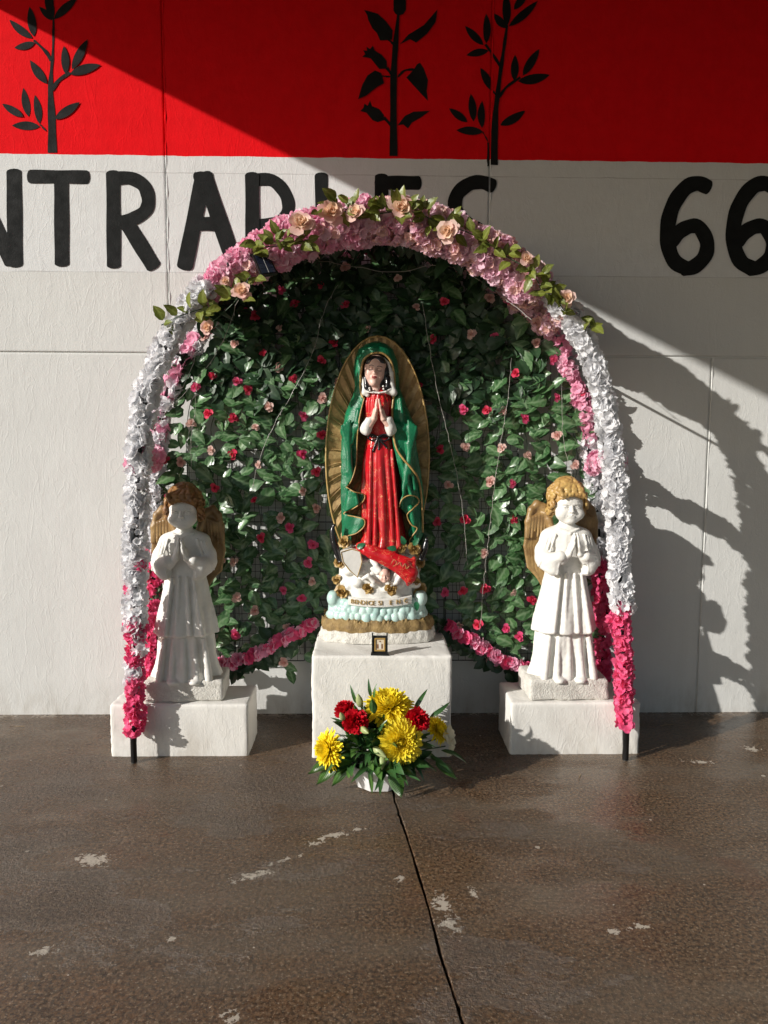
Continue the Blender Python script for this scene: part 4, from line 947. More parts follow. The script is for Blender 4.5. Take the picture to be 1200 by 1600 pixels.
    for sg in (-1, 1):
        F = Field((min(0, sg*.215), .02, .44), (max(0, sg*.215), .145, .90), .0026)
        O = lambda x, y, z_: (sg*x, y, z_)
        chain(F, [O(.045, .055, .72), O(.070, .072, .80), O(.096, .084, .858), O(.130, .088, .872), O(.160, .086, .845), O(.178, .082, .79), O(.182, .08, .72)], [.018, .018, .019, .019, .017, .014, .011], .009)
        for i in range(9):     # long feathers sweeping down to the tip
            t = i/8; a = O(.066+.106*t, .088, .81-.05*t+.03*math.sin(t*3.1)); m_ = O(.070+.112*t, .094, .68-.005*t); b_ = O(.066+.098*t, .088, .575+.005*t); c3 = O(.062+.060*t, .080, .455+.085*t**1.5)
            jt = .004*math.sin(i*5.1); a = (a[0], a[1]-.003*math.sin(i*3.3), a[2]); b_ = (b_[0]+jt, b_[1], b_[2]+2*jt); F.add(cap(a, m_, .0125, .0125, .7), .004); F.add(cap(m_, b_, .0125, .011, .7), .003); F.add(cap(b_, c3, .011, .006, .7), .003)
        for i in range(7):     # covert feathers
            t = i/6; F.add(cap(O(.074+.092*t, .074, .835-.03*t), O(.074+.100*t, .076, .730+.02*math.sin(i*2)), .0095, .006), .007)
        F.add(ell(O(.118, .088, .825), (.048, .012, .040)), .010)
        F.add(cap(O(.03, .05, .69), O(.07, .085, .66), .022, .018), .012)
        wings.append(F.mesh('wing', [M_WING]))
    return body, head, hair, wings
ang = build_angel_meshes()
def angel(label, px, y, z_, seed, hairm, rz=0.0, sc_=1.0):
    t = thing('angel_statue', label, 'angel statue', (px, y, z_), 'child angel statues', rz); t.scale = (sc_,)*3
    link('robed_body', ang[0], t); link('head', ang[1], t)
    hm = ang[2].copy(); hm.materials.clear(); hm.materials.append(hairm); link('hair', hm, t)
    for w_ in ang[3]: link('wing', w_, t, Matrix.Diagonal((.90, 1, 1, 1)))
    b = bevelled_block('statue_base', (-.182, -.112, 0), (.182, .112, .098), [M_ROUGHPL], t, .012, rough=.004, seed=seed)
    return t
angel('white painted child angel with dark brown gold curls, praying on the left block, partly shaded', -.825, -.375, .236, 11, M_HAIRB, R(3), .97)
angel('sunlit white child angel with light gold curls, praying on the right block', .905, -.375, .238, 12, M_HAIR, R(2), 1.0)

# ---------------- the robed woman statue
S = .00296
def V(px, py, y=0.0): return ((px-588)*S, y, (1003-py)*S)
vir = thing('robed_woman_statue', 'painted praying woman statue in green mantle and red dress before a gold rayed halo', 'religious statue', (.045, -.225, .461))
def rows(L, ryk=None):
    out = []
    for py, xl, xr, cy, ry in L: out.append(((1003-py)*S, ((xl+xr)/2-588)*S, cy, (xr-xl)/2*S, ry))
    return out
# halo shell: raised rays on a dished oval with a rolled rim
def halo():
    na, nr = 320, 30; a_, b_ = 81.5*S, 190*S; cx, cz = V(588, 714)[0], V(588, 714)[2]; v = []
    def tri(q): q = q % 1; return abs(q*2-1)
    def surf(th, r):
        rx = a_*r*math.sin(th); rz = b_*r*math.cos(th)
        ray = tri(th*40/6.2832); edge = .60+.12*tri(th*20/6.2832+.3)
        y = .032-.022*r*r+(-.010*ray)*min(1, r*2)-(.014*min(1, max(0, (edge-r)/.03)))
        return (cx+rx, y, cz+rz)
    rs_ = np.linspace(.06, 1, nr)
    B = MB()
    for i in range(na):
        for r in rs_: v.append(surf(6.2832*i/na, r))
    f = [(i*nr+j, i*nr+j+1, ((i+1) % na)*nr+j+1, ((i+1) % na)*nr+j) for i in range(na) for j in range(nr-1)]
    B.add(v, f); v2 = [(x, y+.016, z_) for x, y, z_ in v[:]]; B.add(v2, [q[::-1] for q in f])
    B.add([v[i*nr+nr-1] for i in range(na)]+[v2[i*nr+nr-1] for i in range(na)], [(i, na+i, na+(i+1) % na, (i+1) % na) for i in range(na)])
    link('halo', B.mesh('halo', [M_GOLD], False), vir)
    B = MB(); B.tube([surf(6.2832*i/120, 1.0) for i in range(121)], .0055, 6); link('halo_rim', B.mesh('halo_rim', [M_TRIM]), vir)
    # long thin raised rays
    for i in range(44):
        th = 6.2832*(i+.5)/44
        if abs(th-math.pi) < .45: continue
        B = MB(); P = [np.array(surf(th+.03*math.sin(r*3), r))-np.array((0, .006, 0)) for r in np.linspace(.5, .985, 6)]; B.tube(P, [.0022, .0028, .003, .003, .0024, .001], 5); link('ray', B.mesh('ray', [M_GOLD]), vir)
halo()
# mantle
F = Field((-.195, -.15, .43), (.235, .09, 1.40), .0028)
mf = lambda th, z_: (.045*np.cos(th*11+3*np.sin(z_*6))+.03*np.cos(th*5+z_*9))*np.clip((1.18-z_)/.5, .0, 1)
F.add(loft(rows([(532, 580, 592, .0, .02), (536, 569, 602, .0, .048), (544, 558, 611, -.005, .066), (560, 551.5, 618, -.005, .076), (580, 550, 621, -.005, .078), (600, 552, 621, -.002, .072), (615, 549, 627, -.002, .068), (632, 541, 634, -.004, .070), (648, 537, 640, -.008, .078),
                 (670, 534, 647, -.012, .086), (700, 533, 651, -.012, .086), (740, 534, 656, -.010, .084), (780, 533, 659, -.010, .084), (815, 532, 659, -.010, .082), (838, 533, 656, -.010, .078), (848, 537, 650, -.008, .072)]), mf))
for sg, xe in ((-1, 543), (1, 637)):   # forearm under the cloth
    sh = V(562 if sg < 0 else 614, 628, -.02); el_ = V(xe, 672, -.045); wr = V(568 if sg < 0 else 608, 660, -.085)
    F.add(cap(sh, el_, .030, .036), .02); F.add(cap(el_, wr, .036, .022), .012)
    for i in range(4): F.add(cap(V(xe-sg*(2-i*4), 655+i*3, -.088), V(xe+sg*(1-i*5), 735+i*16, -.088), .006, .010), .010)
for (a, b_, r_) in ((V(620, 700, -.085), V(640, 770, -.085), .010), (V(616, 720, -.08), V(626, 790, -.085), .009), (V(545, 700, -.085), V(542, 760, -.085), .010), (V(640, 790, -.08), V(648, 840, -.07), .012), (V(558, 640, -.07), V(548, 690, -.085), .008), (V(622, 618, -.055), V(628, 668, -.082), .010), (V(634, 690, -.085), V(646, 760, -.078), .009)): F.add(cap(a, b_, r_, r_*.9), .010)
opening = [V(x, y)[::2] for x, y in ((587, 553), (576, 555), (567, 562), (563, 578), (562, 597), (564, 612), (569, 620), (563, 640), (559, 662), (557, 690), (555, 725), (548, 748), (540, 758), (553, 764), (567, 768), (567, 778), (552, 790), (536, 799), (552, 803), (567, 806), (568, 818), (556, 829), (548, 834),
                                         (548, 870), (645, 870), (640, 842), (636, 832), (641, 816), (634, 802), (622, 790), (621, 780), (626, 768), (624, 750), (620, 728), (613, 700), (609, 680), (611, 660), (611, 640), (612, 625), (614, 608), (612, 585), (607, 564), (598, 555))]
F.sub(prism(opening, -.2, .038), .004)
F.V = np.maximum(F.V, -(ell(V(587, 585, -.045), (.062, .075, .085))[0](*F.grids((slice(None),)*3))))
mantle_front = F.front
g = F.grids((slice(None),)*3); F.V += .0012*wob(*g, 75, 3)
Fm = F; link('mantle', F.mesh('mantle', [M_GREEN]), vir)
def on(Fq, pts, off=-.002, dflt=-.05, n=5):
    P = catmull([(*p, 0) for p in pts], n); out = []
    for p in P:
        x, _, z_ = V(p[0], p[1]); ys = [Fq.front(x+dx*S, z_, 9) for dx in (-4, -2, 0, 2, 4)]; y = min(ys); out.append((x, (y if y < 5 else dflt)+off, z_))
    ys = np.array([o[1] for o in out]); kk = np.ones(5)/5; ys2 = np.convolve(np.pad(ys, 2, mode='edge'), kk, 'valid')
    return [(o[0], float(y), o[2]) for o, y in zip(out, ys2)]
for pts in ([(614, 612), (613, 585), (608, 565), (599, 555), (587, 552), (575, 555), (566, 563), (562, 578), (561, 597), (562, 612), (565, 620)], [(567, 620), (562, 640), (558, 662), (556, 690), (554, 725), (547, 748), (539, 758)],
            [(539, 758), (553, 765), (567, 769), (566, 779), (551, 791), (535, 800), (552, 804), (567, 808), (567, 819), (555, 830), (538, 836)], [(613, 612), (610, 640), (611, 668), (616, 695), (626, 712), (640, 728), (650, 742), (656, 764), (659, 800), (660, 830)],
            [(621, 788), (626, 776), (637, 770), (649, 773), (653, 782), (644, 790), (634, 801), (641, 816), (650, 822), (641, 836), (638, 846)]):
    B = MB(); P = on(Fm, pts); B.tube(P, [.0032 if pts[0][1] > 615 or pts[0][0] > 620 else .0052]*len(P), 6); link('gold_trim', B.mesh('gold_trim', [M_TRIM]), vir)
# dress
F = Field((-.135, -.14, .36), (.185, .06, 1.21), .0026)
df = lambda th, z_: .060*np.cos(th*8+1.6*np.sin(th*2+.6)+.9*np.sin(z_*7))*np.clip((.98-z_)/.15, .12, 1)+.022*np.cos(th*19+z_*6)*np.clip((.98-z_)/.15, 0, 1)+.03*np.cos(th*17)*np.clip((z_-1.02)/.05, 0, 1)
F.add(loft(rows([(603, 580, 600, -.03, .034), (612, 572, 606, -.03, .050), (625, 567, 611, -.03, .062), (645, 566, 612, -.03, .062), (668, 570, 610, -.03, .055), (678, 572, 610, -.03, .052), (690, 569, 613, -.03, .058), (720, 565, 618, -.03, .066), (760, 563, 622, -.03, .072), (800, 564, 626, -.03, .078), (835, 566, 632, -.03, .086), (852, 562, 634, -.03, .096), (858, 560, 636, -.03, .10)]), df))
for i, (x0, x1) in enumerate(((578, 574), (586, 584), (595, 598), (603, 612), (610, 622))): F.add(cap(V(x0, 700, -.082), V(x1, 850, -.116), .006, .010), .009)
F.add(cap(V(556, 856, -.09), V(566, 850, -.09), .022, .02), .01)
g = F.grids((slice(None),)*3); F.V += .0008*wob(*g, 80, 1); Fd = F; link('dress', F.mesh('dress', [M_RED]), vir)
# black belt and bow
B = MB(); P = on(Fd, [(570, 677), (580, 679), (590, 680), (600, 679), (612, 677)], -.003, -.08); B.tube(P, .0055, 6); link('belt', B.mesh('belt', [M_BLK]), vir)
yb = Fd.front(V(588, 682)[0], V(588, 682)[2], -.085)-.008
B = MB()
for pts, r_ in (([(588, 680), (578, 676), (573, 681), (580, 686), (588, 682)], .0042), ([(588, 680), (598, 676), (606, 681), (598, 686), (588, 682)], .0042), ([(588, 682), (584, 692), (580, 703)], .0052), ([(588, 682), (590, 692), (589, 700)], .0048), ([(588, 682), (597, 691), (602, 697)], .0045)):
    P = [(V(x, y)[0], yb, V(x, y)[2]) for x, y in pts]; B.tube(catmull(P, 4), r_, 6)
link('bow', B.mesh('bow', [M_BLK]), vir)
# train of the dress falling over the base towards the right
F = Field((-.10, -.185, .27), (.215, -.02, .48), .0024)
chain(F, [V(562, 850, -.118), V(582, 858, -.132), V(606, 866, -.140), V(628, 876, -.146), V(639, 888, -.148), V(637, 900, -.146), V(635, 907, -.142)], [.026, .028, .032, .036, .030, .016, .006], .016, .75)
for a, b_, r_ in ((V(572, 846, -.135), V(640, 868, -.156), .008), (V(568, 855, -.142), V(636, 882, -.168), .007), (V(574, 862, -.140), V(630, 892, -.162), .007), (V(606, 876, -.148), V(634, 902, -.156), .007), (V(644, 866, -.150), V(644, 898, -.150), .010)): F.add(cap(a, b_, r_, r_*.8), .009)
link('dress_train', F.mesh('dress_train', [M_RED]), vir)
B = MB()     # gold lettering-like scrawl on the train
for pts in ([(608, 873), (613, 866), (617, 872), (611, 877)], [(618, 874), (622, 870), (624, 876)], [(626, 878), (630, 872), (632, 880), (636, 876)]): B.tube(catmull([(V(x, y)[0], -.176, V(x, y)[2]) for x, y in pts], 5), .0013, 4)
link('gold_script', B.mesh('gold_script', [M_TRIM]), vir)
# veil lining, collar
F = Field((-.09, -.12, 1.12), (.11, .0, 1.37), .0022)
chain(F, [V(565, 588, -.052), V(566, 600, -.064), V(568, 612, -.068), V(572, 616, -.072)], [.003, .008, .014, .010], .005)
chain(F, [V(597, 559, -.052), V(604, 567, -.056), V(608.5, 582, -.060), V(609, 600, -.066), V(612, 612, -.068), V(602, 611, -.076)], [.003, .006, .009, .013, .016, .010], .006)
chain(F, [V(571, 611, -.078), V(580, 612, -.088), V(590, 613, -.091), V(600, 611, -.088), V(607, 607, -.078)], [.006, .0045, .0045, .0045, .006], .004)
link('veil_lining', F.mesh('veil_lining', [M_WHITE]), vir)
# hair, head
F = Field((-.07, -.12, 1.11), (.07, .03, 1.36), .0022)
F.add(ell(V(586, 583, -.040), (.060, .048, .080))); chain(F, [V(570, 590, -.065), V(571, 604, -.075), V(576, 610, -.082)], [.014, .012, .008], .008); chain(F, [V(603, 590, -.065), V(603, 603, -.075), V(599, 609, -.082)], [.014, .012, .008], .008)
F.add(ell(V(584, 566, -.066), (.047, .036, .030)), .006); F.sub(ell(V(583, 586, -.098), (.045, .040, .060)), .004); F.sub(ell(V(583, 575, -.115), (.030, .034, .052)), .004); link('hair', F.mesh('hair', [M_BLK]), vir)
F = Field((-.075, -.15, 1.13), (.055, .01, 1.345), .0013); fc = V(583.5, 578.5, -.048); sculpt_face(F, fc, (.84, .84, .95), False, True)
F.add(cap(V(587, 590, -.055), V(588, 609, -.058), .022, .024), .010)
def face_mat(c):
    x = (c[:, 0]-fc[0])/.84; z_ = (c[:, 2]-fc[2])/.95; y = (c[:, 1]-fc[1])/.84; m_ = np.zeros(len(c), int)
    lip = (np.abs(x) < .0135) & (z_ < -.029+.0*x) & (z_ > -.0432+np.abs(x)*.35) & (y < -.05); m_[lip] = 1
    br = (np.abs(np.abs(x)-.022) < .0135) & (np.abs(z_-(.0195-(np.abs(x)-.022)**2*18)) < .0016) & (y < -.03); m_[br] = 2
    la = (np.abs(np.abs(x)-.0235) < .011) & (np.abs(z_-(-.0025+(np.abs(x)-.0235)**2*12)) < .0014) & (y < -.04); m_[la] = 2
    return m_
link('head', F.mesh('head', [M_SKIN, M_LIP, M_BLK], face_mat), vir, Matrix.Translation(fc) @ Matrix.Rotation(R(7), 4, 'Y') @ Matrix.Translation(-Vector(fc)))
# pearl earrings / small beads at the collar
for x, y in ((575, 606), (596, 603), (596.5, 607), (575.5, 609)):
    F = Field(np.array(V(x, y, -.094))-.012, np.array(V(x, y, -.094))+.012, .0016); F.add(ell(V(x, y, -.094), .005)); link('bead', F.mesh('bead', [M_WHITE]), vir)
# hands, cuffs
F = Field((-.075, -.185, .98), (.085, -.05, 1.13), .0015); hc_ = V(589.5, 656, -.118); praying_hands(F, hc_, .108, .0028, lean=-.06, wx=1.35); link('praying_hands', F.mesh('praying_hands', [M_SKIN]), vir)
for sg, pts in ((-1, [V(571, 664, -.098), V(575.5, 655, -.108)]), (1, [V(607, 665, -.098), V(604, 654, -.108)])):
    F = Field(np.array(pts[0])-.055, np.array(pts[0])+.06, .0022); F.add(cap(pts[0], pts[1], .023, .021)); F.add(cap(V(569 if sg < 0 else 609, 668, -.085), pts[0], .026, .024), .008); F.add(ell((pts[0][0], pts[0][1], pts[0][2]-.016), (.018, .022, .026)), .010)
    F.sub(ell((pts[1][0], pts[1][1]-.004, pts[1][2]+.022), (.014, .015, .014)), .004); link('cuff', F.mesh('cuff', [M_WHITE]), vir)
# base: white mound, clouds, ochre ring, rough plaster foot
F = Field((-.29, -.150, .0), (.30, .135, .48), .0034)
F.add(loft([(.0, .002, 0, .272, .132), (.03, .002, 0, .276, .134), (.052, .002, 0, .268, .130), (.060, .0, 0, .255, .120)], lambda th, z_: .014*np.cos(th*6+1)+.01*np.cos(th*13+z_*40), 2.6)); g = F.grids((slice(None),)*3); F.V += .0022*wob(*g, 150, 4)
link('plaster_foot', F.mesh('plaster_foot', [M_ROUGHPL]), vir)
F = Field((-.29, -.150, .04), (.30, .135, .16), .0030); F.add(loft([(.050, .002, 0, .262, .128), (.075, .002, 0, .266, .128), (.100, .002, 0, .258, .122), (.118, .0, 0, .235, .110)], lambda th, z_: .02*np.cos(th*9+z_*60)+.012*np.cos(th*27), 2.5))
rg = random.Random(8)
for i in range(110):
    th = rg.uniform(-2.2, 2.2); x0 = .255*math.sin(th); y0 = -.122*math.cos(th)**.9 if math.cos(th) > 0 else .1; z0 = rg.uniform(.066, .105); dx = rg.uniform(-.012, .012); F.add(cap((x0, y0, z0), (x0+dx, y0-.002, z0+.016), .004, .002), .004)
link('grass_ring', F.mesh('grass_ring', [M_STRAW]), vir)
F = Field((-.27, -.160, .08), (.28, .135, .235), .0026); F.add(loft([(.098, .002, 0, .232, .105), (.14, .002, 0, .225, .100), (.20, .0, 0, .20, .09)], None, 2.3))
for i in range(64):
    th = -1.55+3.1*i/63+rg.uniform(-.03, .03); lay = i % 3; z0 = (.120, .148, .178)[lay]+rg.uniform(-.008, .008); rr = rg.uniform(.018, .026)
    F.add(ell(((.222-.010*lay)*math.sin(th), -(.102-.006*lay)*math.cos(th)**.7 if math.cos(th) > 0 else 0, z0), (rr, rr*.85, rr*1.15)), .0035)
for sg in (-1, 1): F.add(ell((sg*.205, -.04, .20), (.032, .04, .04)), .01)
link('cloud_band', F.mesh('cloud_band', [M_AQUA]), vir)
F = Field((-.235, -.165, .17), (.245, .11, .475), .0030)
F.add(loft(rows([(945, 528, 650, 0, .092), (925, 527, 652, 0, .096), (900, 529, 653, 0, .098), (880, 532, 654, 0, .094), (862, 535, 652, 0, .085), (850, 545, 645, 0, .07)]), lambda th, z_: .04*np.cos(th*5+z_*40)+.02*np.cos(th*13)))
for i in range(40):
    th = rg.uniform(-1.4, 1.4); z0 = rg.uniform(.24, .42); rr = rg.uniform(.010, .022); F.add(ell((.185*math.sin(th)+.008, -.098*math.cos(th), z0), (rr*1.3, rr, rr)), .008)
# cherub arms and little wings around the pink face
for pts, rr in (([V(596, 912, -.10), V(582, 904, -.125), V(574, 894, -.125), V(566, 899, -.12)], .010), ([V(606, 912, -.10), V(618, 904, -.125), V(624, 893, -.125)], .011), ([V(578, 870, -.10), V(586, 878, -.12), V(592, 886, -.125)], .012), ([V(580, 884, -.115), V(588, 890, -.125)], .010), ([V(583, 866, -.11), V(594, 872, -.12), V(603, 878, -.12)], .008)): chain(F, pts, [rr]*len(pts), .006)
for i in range(5): F.add(cap(V(610+i*4, 903-i*2, -.118), V(616+i*4, 890-i*2, -.125), .006, .004), .003)
Fb = F; link('white_mound', F.mesh('white_mound', [M_WHITE]), vir)
F = Field(np.array(V(598, 893, -.12))-.045, np.array(V(598, 893, -.12))+.045, .0016); sculpt_face(F, V(599, 894, -.120), .42, True); link('cherub_face', F.mesh('cherub_face', [M_SKIN]), vir)
F = Field(np.array(V(600, 890, -.108))-.045, np.array(V(600, 890, -.108))+.045, .002); F.add(ell(V(600, 889, -.106), (.030, .026, .032))); link('cherub_hair', F.mesh('cherub_hair', [paint('grey_hair_paint', (.12, .11, .10), rough=.4)]), vir)
F = Field((-.19, -.165, .29), (-.04, -.06, .47), .0022); sh = [V(x, y)[::2] for x, y in ((532, 857), (548, 852), (561, 856), (564, 872), (557, 896), (545, 885), (535, 872))]; F.add(prism(sh, -.128, -.07, .004)); link('white_plate', F.mesh('white_plate', [M_WHITE]), vir)
B = MB(); P = [(x, -.131, z_) for x, z_ in sh]+[(sh[0][0], -.131, sh[0][1])]; B.tube(P, .0030, 6); link('gold_trim', B.mesh('gold_trim', [M_TRIM]), vir)
# moon horns
for pts in ([(530, 874), (524, 856), (519, 838), (518, 824), (521, 815)], [(656, 872), (661, 858), (664, 845), (665, 836)]):
    F_ = MB(); F_.tube(catmull([V(x, y, -.085) for x, y in pts], 5), [.0070+.0095*math.sin(min(1, t*1.15)*math.pi)**.8 for t in np.linspace(0.12, .97, (len(pts)-1)*5+1)], 10); link('moon_horn', F_.mesh('moon_horn', [M_BLK]), vir)
# gold roses and enamel leaves
grose = [rose('gold_rose', [M_TRIM], .030, 90+i, 14) for i in range(3)]
for me in grose:
    pass
for i, (x, y, s_) in enumerate(((537, 842, 1.0), (624, 851, 1.0), (645, 853, 1.05), (529, 879, 1.0), (652, 862, .8), (655, 880, .95), (524, 906, .8), (533, 925, 1.25), (574, 915, 1.05), (609, 916, 1.0), (655, 923, 1.25), (650, 908, .7))):
    p = V(x, y); yf = min(Fb.front(p[0]+d_*S, p[2], 0) for d_ in (-6, 0, 6)); yf = yf if yf < -.01 else -.07
    if y < 858: yf = min(yf, -.112)
    o = link('gold_rose', grose[i % 3], vir, Matrix.Translation((p[0], yf+.004, p[2])) @ orient((( x-588)*.006, -1, .15), i*1.3) @ Matrix.Scale(s_*.82, 4)); md = None
    F_ = Field(np.array((p[0], yf, p[2]))-.035, np.array((p[0], yf, p[2]))+.035, .0026); F_.add(ell((p[0], yf+.006, p[2]), (.019*s_, .012, .019*s_))); link('rose_boss', F_.mesh('rose_boss', [M_TRIM]), vir)
lfm = leafmesh('enamel_leaf', M_LGREEN, .045, .026, 3, .001)
for (x, y, dx, dz) in ((617, 851, -1, .1), (636, 866, -1, -.3), (630, 845, -.4, 1), (648, 934, .1, -1), (556, 850, .9, .5), (643, 846, .6, .9)):
    link('enamel_leaf', lfm, vir, Matrix.Translation(V(x, y, -.138)) @ leaf_M((dx, -.1, dz), (0, -1, .3)))
# banner with raised gold letters
xs_ = np.linspace(-.135, .160, 31); B = MB(); v = []
def by(x): return -.103*math.sqrt(max(0, 1-(x/.235)**2))-.012
def bz(x): return (1003-936)*S-.006+.010*(x/.15)**2
for x in xs_:
    for dz, dy in ((-.020, 0), (-.017, -.006), (.017, -.006), (.020, 0), (.018, .02), (-.018, .02)): v.append((x, by(x)+dy, bz(x)+dz))
B.add(v, [(i*6+j, i*6+(j+1) % 6, (i+1)*6+(j+1) % 6, (i+1)*6+j) for i in range(30) for j in range(6)]+[(5, 4, 3, 2, 1, 0), tuple(180+j for j in range(6))]); link('banner', B.mesh('banner', [M_WHITE], False), vir)
for txt, xa, xb in (('BENDICE', -.124, -.010), ('SI', .003, .026), ('ENC', .044, .150)):
    for i, ch in enumerate(txt):
        cu_ = bpy.data.curves.new('t', 'FONT'); cu_.body = ch; cu_.size = .029; cu_.extrude = .0022; cu_.align_x = 'CENTER'; cu_.align_y = 'CENTER'
        ot = bpy.data.objects.new('t', cu_); COL.objects.link(ot); dg = bpy.context.evaluated_depsgraph_get(); me = bpy.data.meshes.new_from_object(ot.evaluated_get(dg)); bpy.data.objects.remove(ot)
        me.materials.clear(); me.materials.append(M_TRIM); x = xa+(xb-xa)*(i+.5)/len(txt)
        link('raised_letter', me, vir, Matrix.Translation((x, by(x)-.008, bz(x)+.001)) @ Matrix.Rotation(math.atan2(x*.42, .235)*1.0, 4, 'Z') @ Matrix.Rotation(math.pi/2, 4, 'X'), 'gold letter '+ch)

# ---------------- little framed picture on the edge of the tall block
M_FRAME = paint('black_frame', (.012, .012, .012), rough=.35, bstr=.1); M_GILT = paint('gilt_frame', (.45, .28, .08), rough=.35, bstr=.3); M_CARD = paint('cream_print', (.70, .62, .48), (.55, .45, .32), rough=.5, nscale=90, bstr=0)
M_FIG = paint('brown_print_ink', (.25, .12, .06), rough=.5, bstr=0); M_FIG2 = paint('pale_print_ink', (.78, .74, .68), rough=.5, bstr=0)
pf = thing('picture_frame', 'tiny black stand frame holding a devotional picture at the statue foot', 'picture frame', (.054, -.515, .4615), None, R(-2)); pf.scale = (.92, 1, .92)
def pbox(name, lo, hi, mat):
    B = MB(); B.box(lo, hi); B.v = [(x, y+z_*.10, z_) for x, y, z_ in B.v]; link(name, B.mesh(name, [mat], False), pf)
pbox('backing', (-.033, .0, .006), (.033, .006, .090), M_FRAME)
pbox('side_rail', (-.038, -.010, 0), (-.032, .006, .104), M_FRAME); pbox('side_rail', (.032, -.010, 0), (.038, .006, .104), M_FRAME); pbox('foot_rail', (-.042, -.014, 0), (.042, .012, .010), M_FRAME)
for lo, hi in (((-.026, -.006, .018), (-.020, -.0005, .080)), ((.020, -.006, .018), (.026, -.0005, .080)), ((-.0198, -.006, .018), (.0198, -.0005, .024)), ((-.0198, -.006, .074), (.0198, -.0005, .080))): pbox('gilt_moulding', lo, hi, M_GILT)
pbox('print', (-.0198, -.002, .0242), (.0198, -.0006, .0738), M_CARD)
for lo, hi, mt in (((-.004, -.0028, .030), (.006, -.0022, .060), M_FIG2), ((-.014, -.0030, .030), (-.006, -.0022, .050), M_FIG), ((.008, -.0031, .030), (.014, -.0022, .052), M_FIG), ((-.002, -.0034, .060), (.004, -.0024, .066), M_FIG)): pbox('print', lo, hi, mt)
# ================================================================== BOUQUET IN FRONT
F_YEL = fabric('yellow_petal', [(.96, .80, .03), (.97, .84, .08), (.94, .70, .02)], .3, .5, .3)
F_RED = fabric('carnation_petal', [(.62, .006, .018), (.72, .012, .03), (.42, .004, .012)], .3, .5, .3)
F_FRESH = fabric('fresh_leaf', [(.055, .150, .028), (.085, .20, .035), (.030, .085, .018)], .22, .32, .7, vein=(.16, .30, .08))
F_DEEP = fabric('deep_green_leaf', [(.036, .105, .030), (.055, .145, .038), (.018, .055, .018)], .14, .28, .7, vein=(.05, .13, .04))
F_BUD = fabric('green_bud', [(.42, .50, .20), (.52, .58, .30), (.32, .40, .14)], .2, .4, .5)
F_CREAM = fabric('cream_petal', [(.78, .76, .60), (.80, .78, .66), (.60, .60, .40)], .35, .45, .4)
M_POT = paint('white_plastic_pot', (.78, .78, .78), (.76, .76, .76), rough=.28, bstr=.03, spec=.5)
PX, PY = .048, -.795
bq = thing('flower_arrangement', 'bouquet of yellow chrysanthemums and red carnations in a white plastic pot before the tall block', 'flower arrangement', (PX, PY, 0))
B = MB(); v = []; n8 = 8
prof = [(.085, .0, .070), (.092, .004, .076), (.110, .050, .092), (.118, .085, .100), (.124, .088, .104), (.124, .096, .104), (.114, .094, .094), (.100, .03, .08)]
for rx, z_, ry in prof:
    for j in range(n8): a = 2*math.pi*(j+.5)/n8; v.append((rx*math.cos(a), ry*math.sin(a), z_+.001))
B.add(v, [(i*8+j, i*8+(j+1) % 8, (i+1)*8+(j+1) % 8, (i+1)*8+j) for i in range(len(prof)-1) for j in range(8)]+[tuple(range(7, -1, -1)), tuple((len(prof)-1)*8+j for j in range(8))])
link('pot', B.mesh('pot', [M_POT], False), bq)
foam = Field((-.12, -.10, .05), (.12, .10, .17), .006); foam.add(ell((0, 0, .09), (.095, .078, .055))); link('floral_foam', foam.mesh('floral_foam', [paint('floral_foam_green', (.03, .06, .02), rough=.9)]), bq)
def mum(rad, seed):
    rg = random.Random(seed); B = MB(); n = 270
    for i in range(n):
        q = (i+.5)/n; th = .05+1.72*q**.72; az = i*2.39996; L = rad*(.34+.68*q**.7)*rg.uniform(.88, 1.1); w = rad*.066*rg.uniform(.85, 1.15)
        inward = .9*(1-q)**1.3; pts = []; x = rad*.10*q; z_ = 0
        M = Matrix.Rotation(az+rg.uniform(-.1, .1), 4, 'Z'); ns = 4; V_ = []
        for k_ in range(ns+1):
            t = k_/ns; ph = th*.9-inward*t*1.3+(.35*q*t if q > .6 else 0)+rg.uniform(-.05, .05)
            if k_: x += L/ns*math.sin(ph); z_ += L/ns*math.cos(ph)
            ww = w*(.6+.9*math.sin(min(1, t*1.2)*math.pi*.62)) if k_ < ns else w*.5
            up = ww*.55
            for s_, u in ((-1, up), (0, 0), (1, up)): V_.append(M @ Vector((x-u*math.cos(ph), s_*ww, z_+u*math.sin(ph))))
        B.add(V_, [(a*3+j, a*3+j+1, (a+1)*3+j+1, (a+1)*3+j) for a in range(ns) for j in range(2)])
    return B.mesh('chrysanthemum', [F_YEL])
def carn(rad, seed):
    rg = random.Random(seed); B = MB(); n = 42
    for i in range(n):
        q = (i+.5)/n; petal(B, i*2.4, .05+1.35*q, rad*rg.uniform(.8, 1.0), rad*.34*rg.uniform(.8, 1.2), rg.uniform(.0, .3), rad*.12, 3, 6, rad*.06, 0, 0, rg.uniform(-.2, .3), -.3, rg)
    # green calyx
    B.add([(0, 0, -rad*.75)]+[(rad*.20*math.cos(a), rad*.20*math.sin(a), -rad*.1) for a in np.linspace(0, 2*math.pi, 7)[:-1]]+[(rad*.26*math.cos(a), rad*.26*math.sin(a), rad*.12) for a in np.linspace(0, 2*math.pi, 7)[:-1]],
          [(0, 1+(j+1) % 6, 1+j) for j in range(6)]+[(1+j, 1+(j+1) % 6, 7+(j+1) % 6, 7+j) for j in range(6)], 1)
    return B.mesh('carnation', [F_RED, F_BUD])
def rel(p): return (p[0]-PX, p[1]-PY, p[2])
C0 = Vector((0, 0, .07))
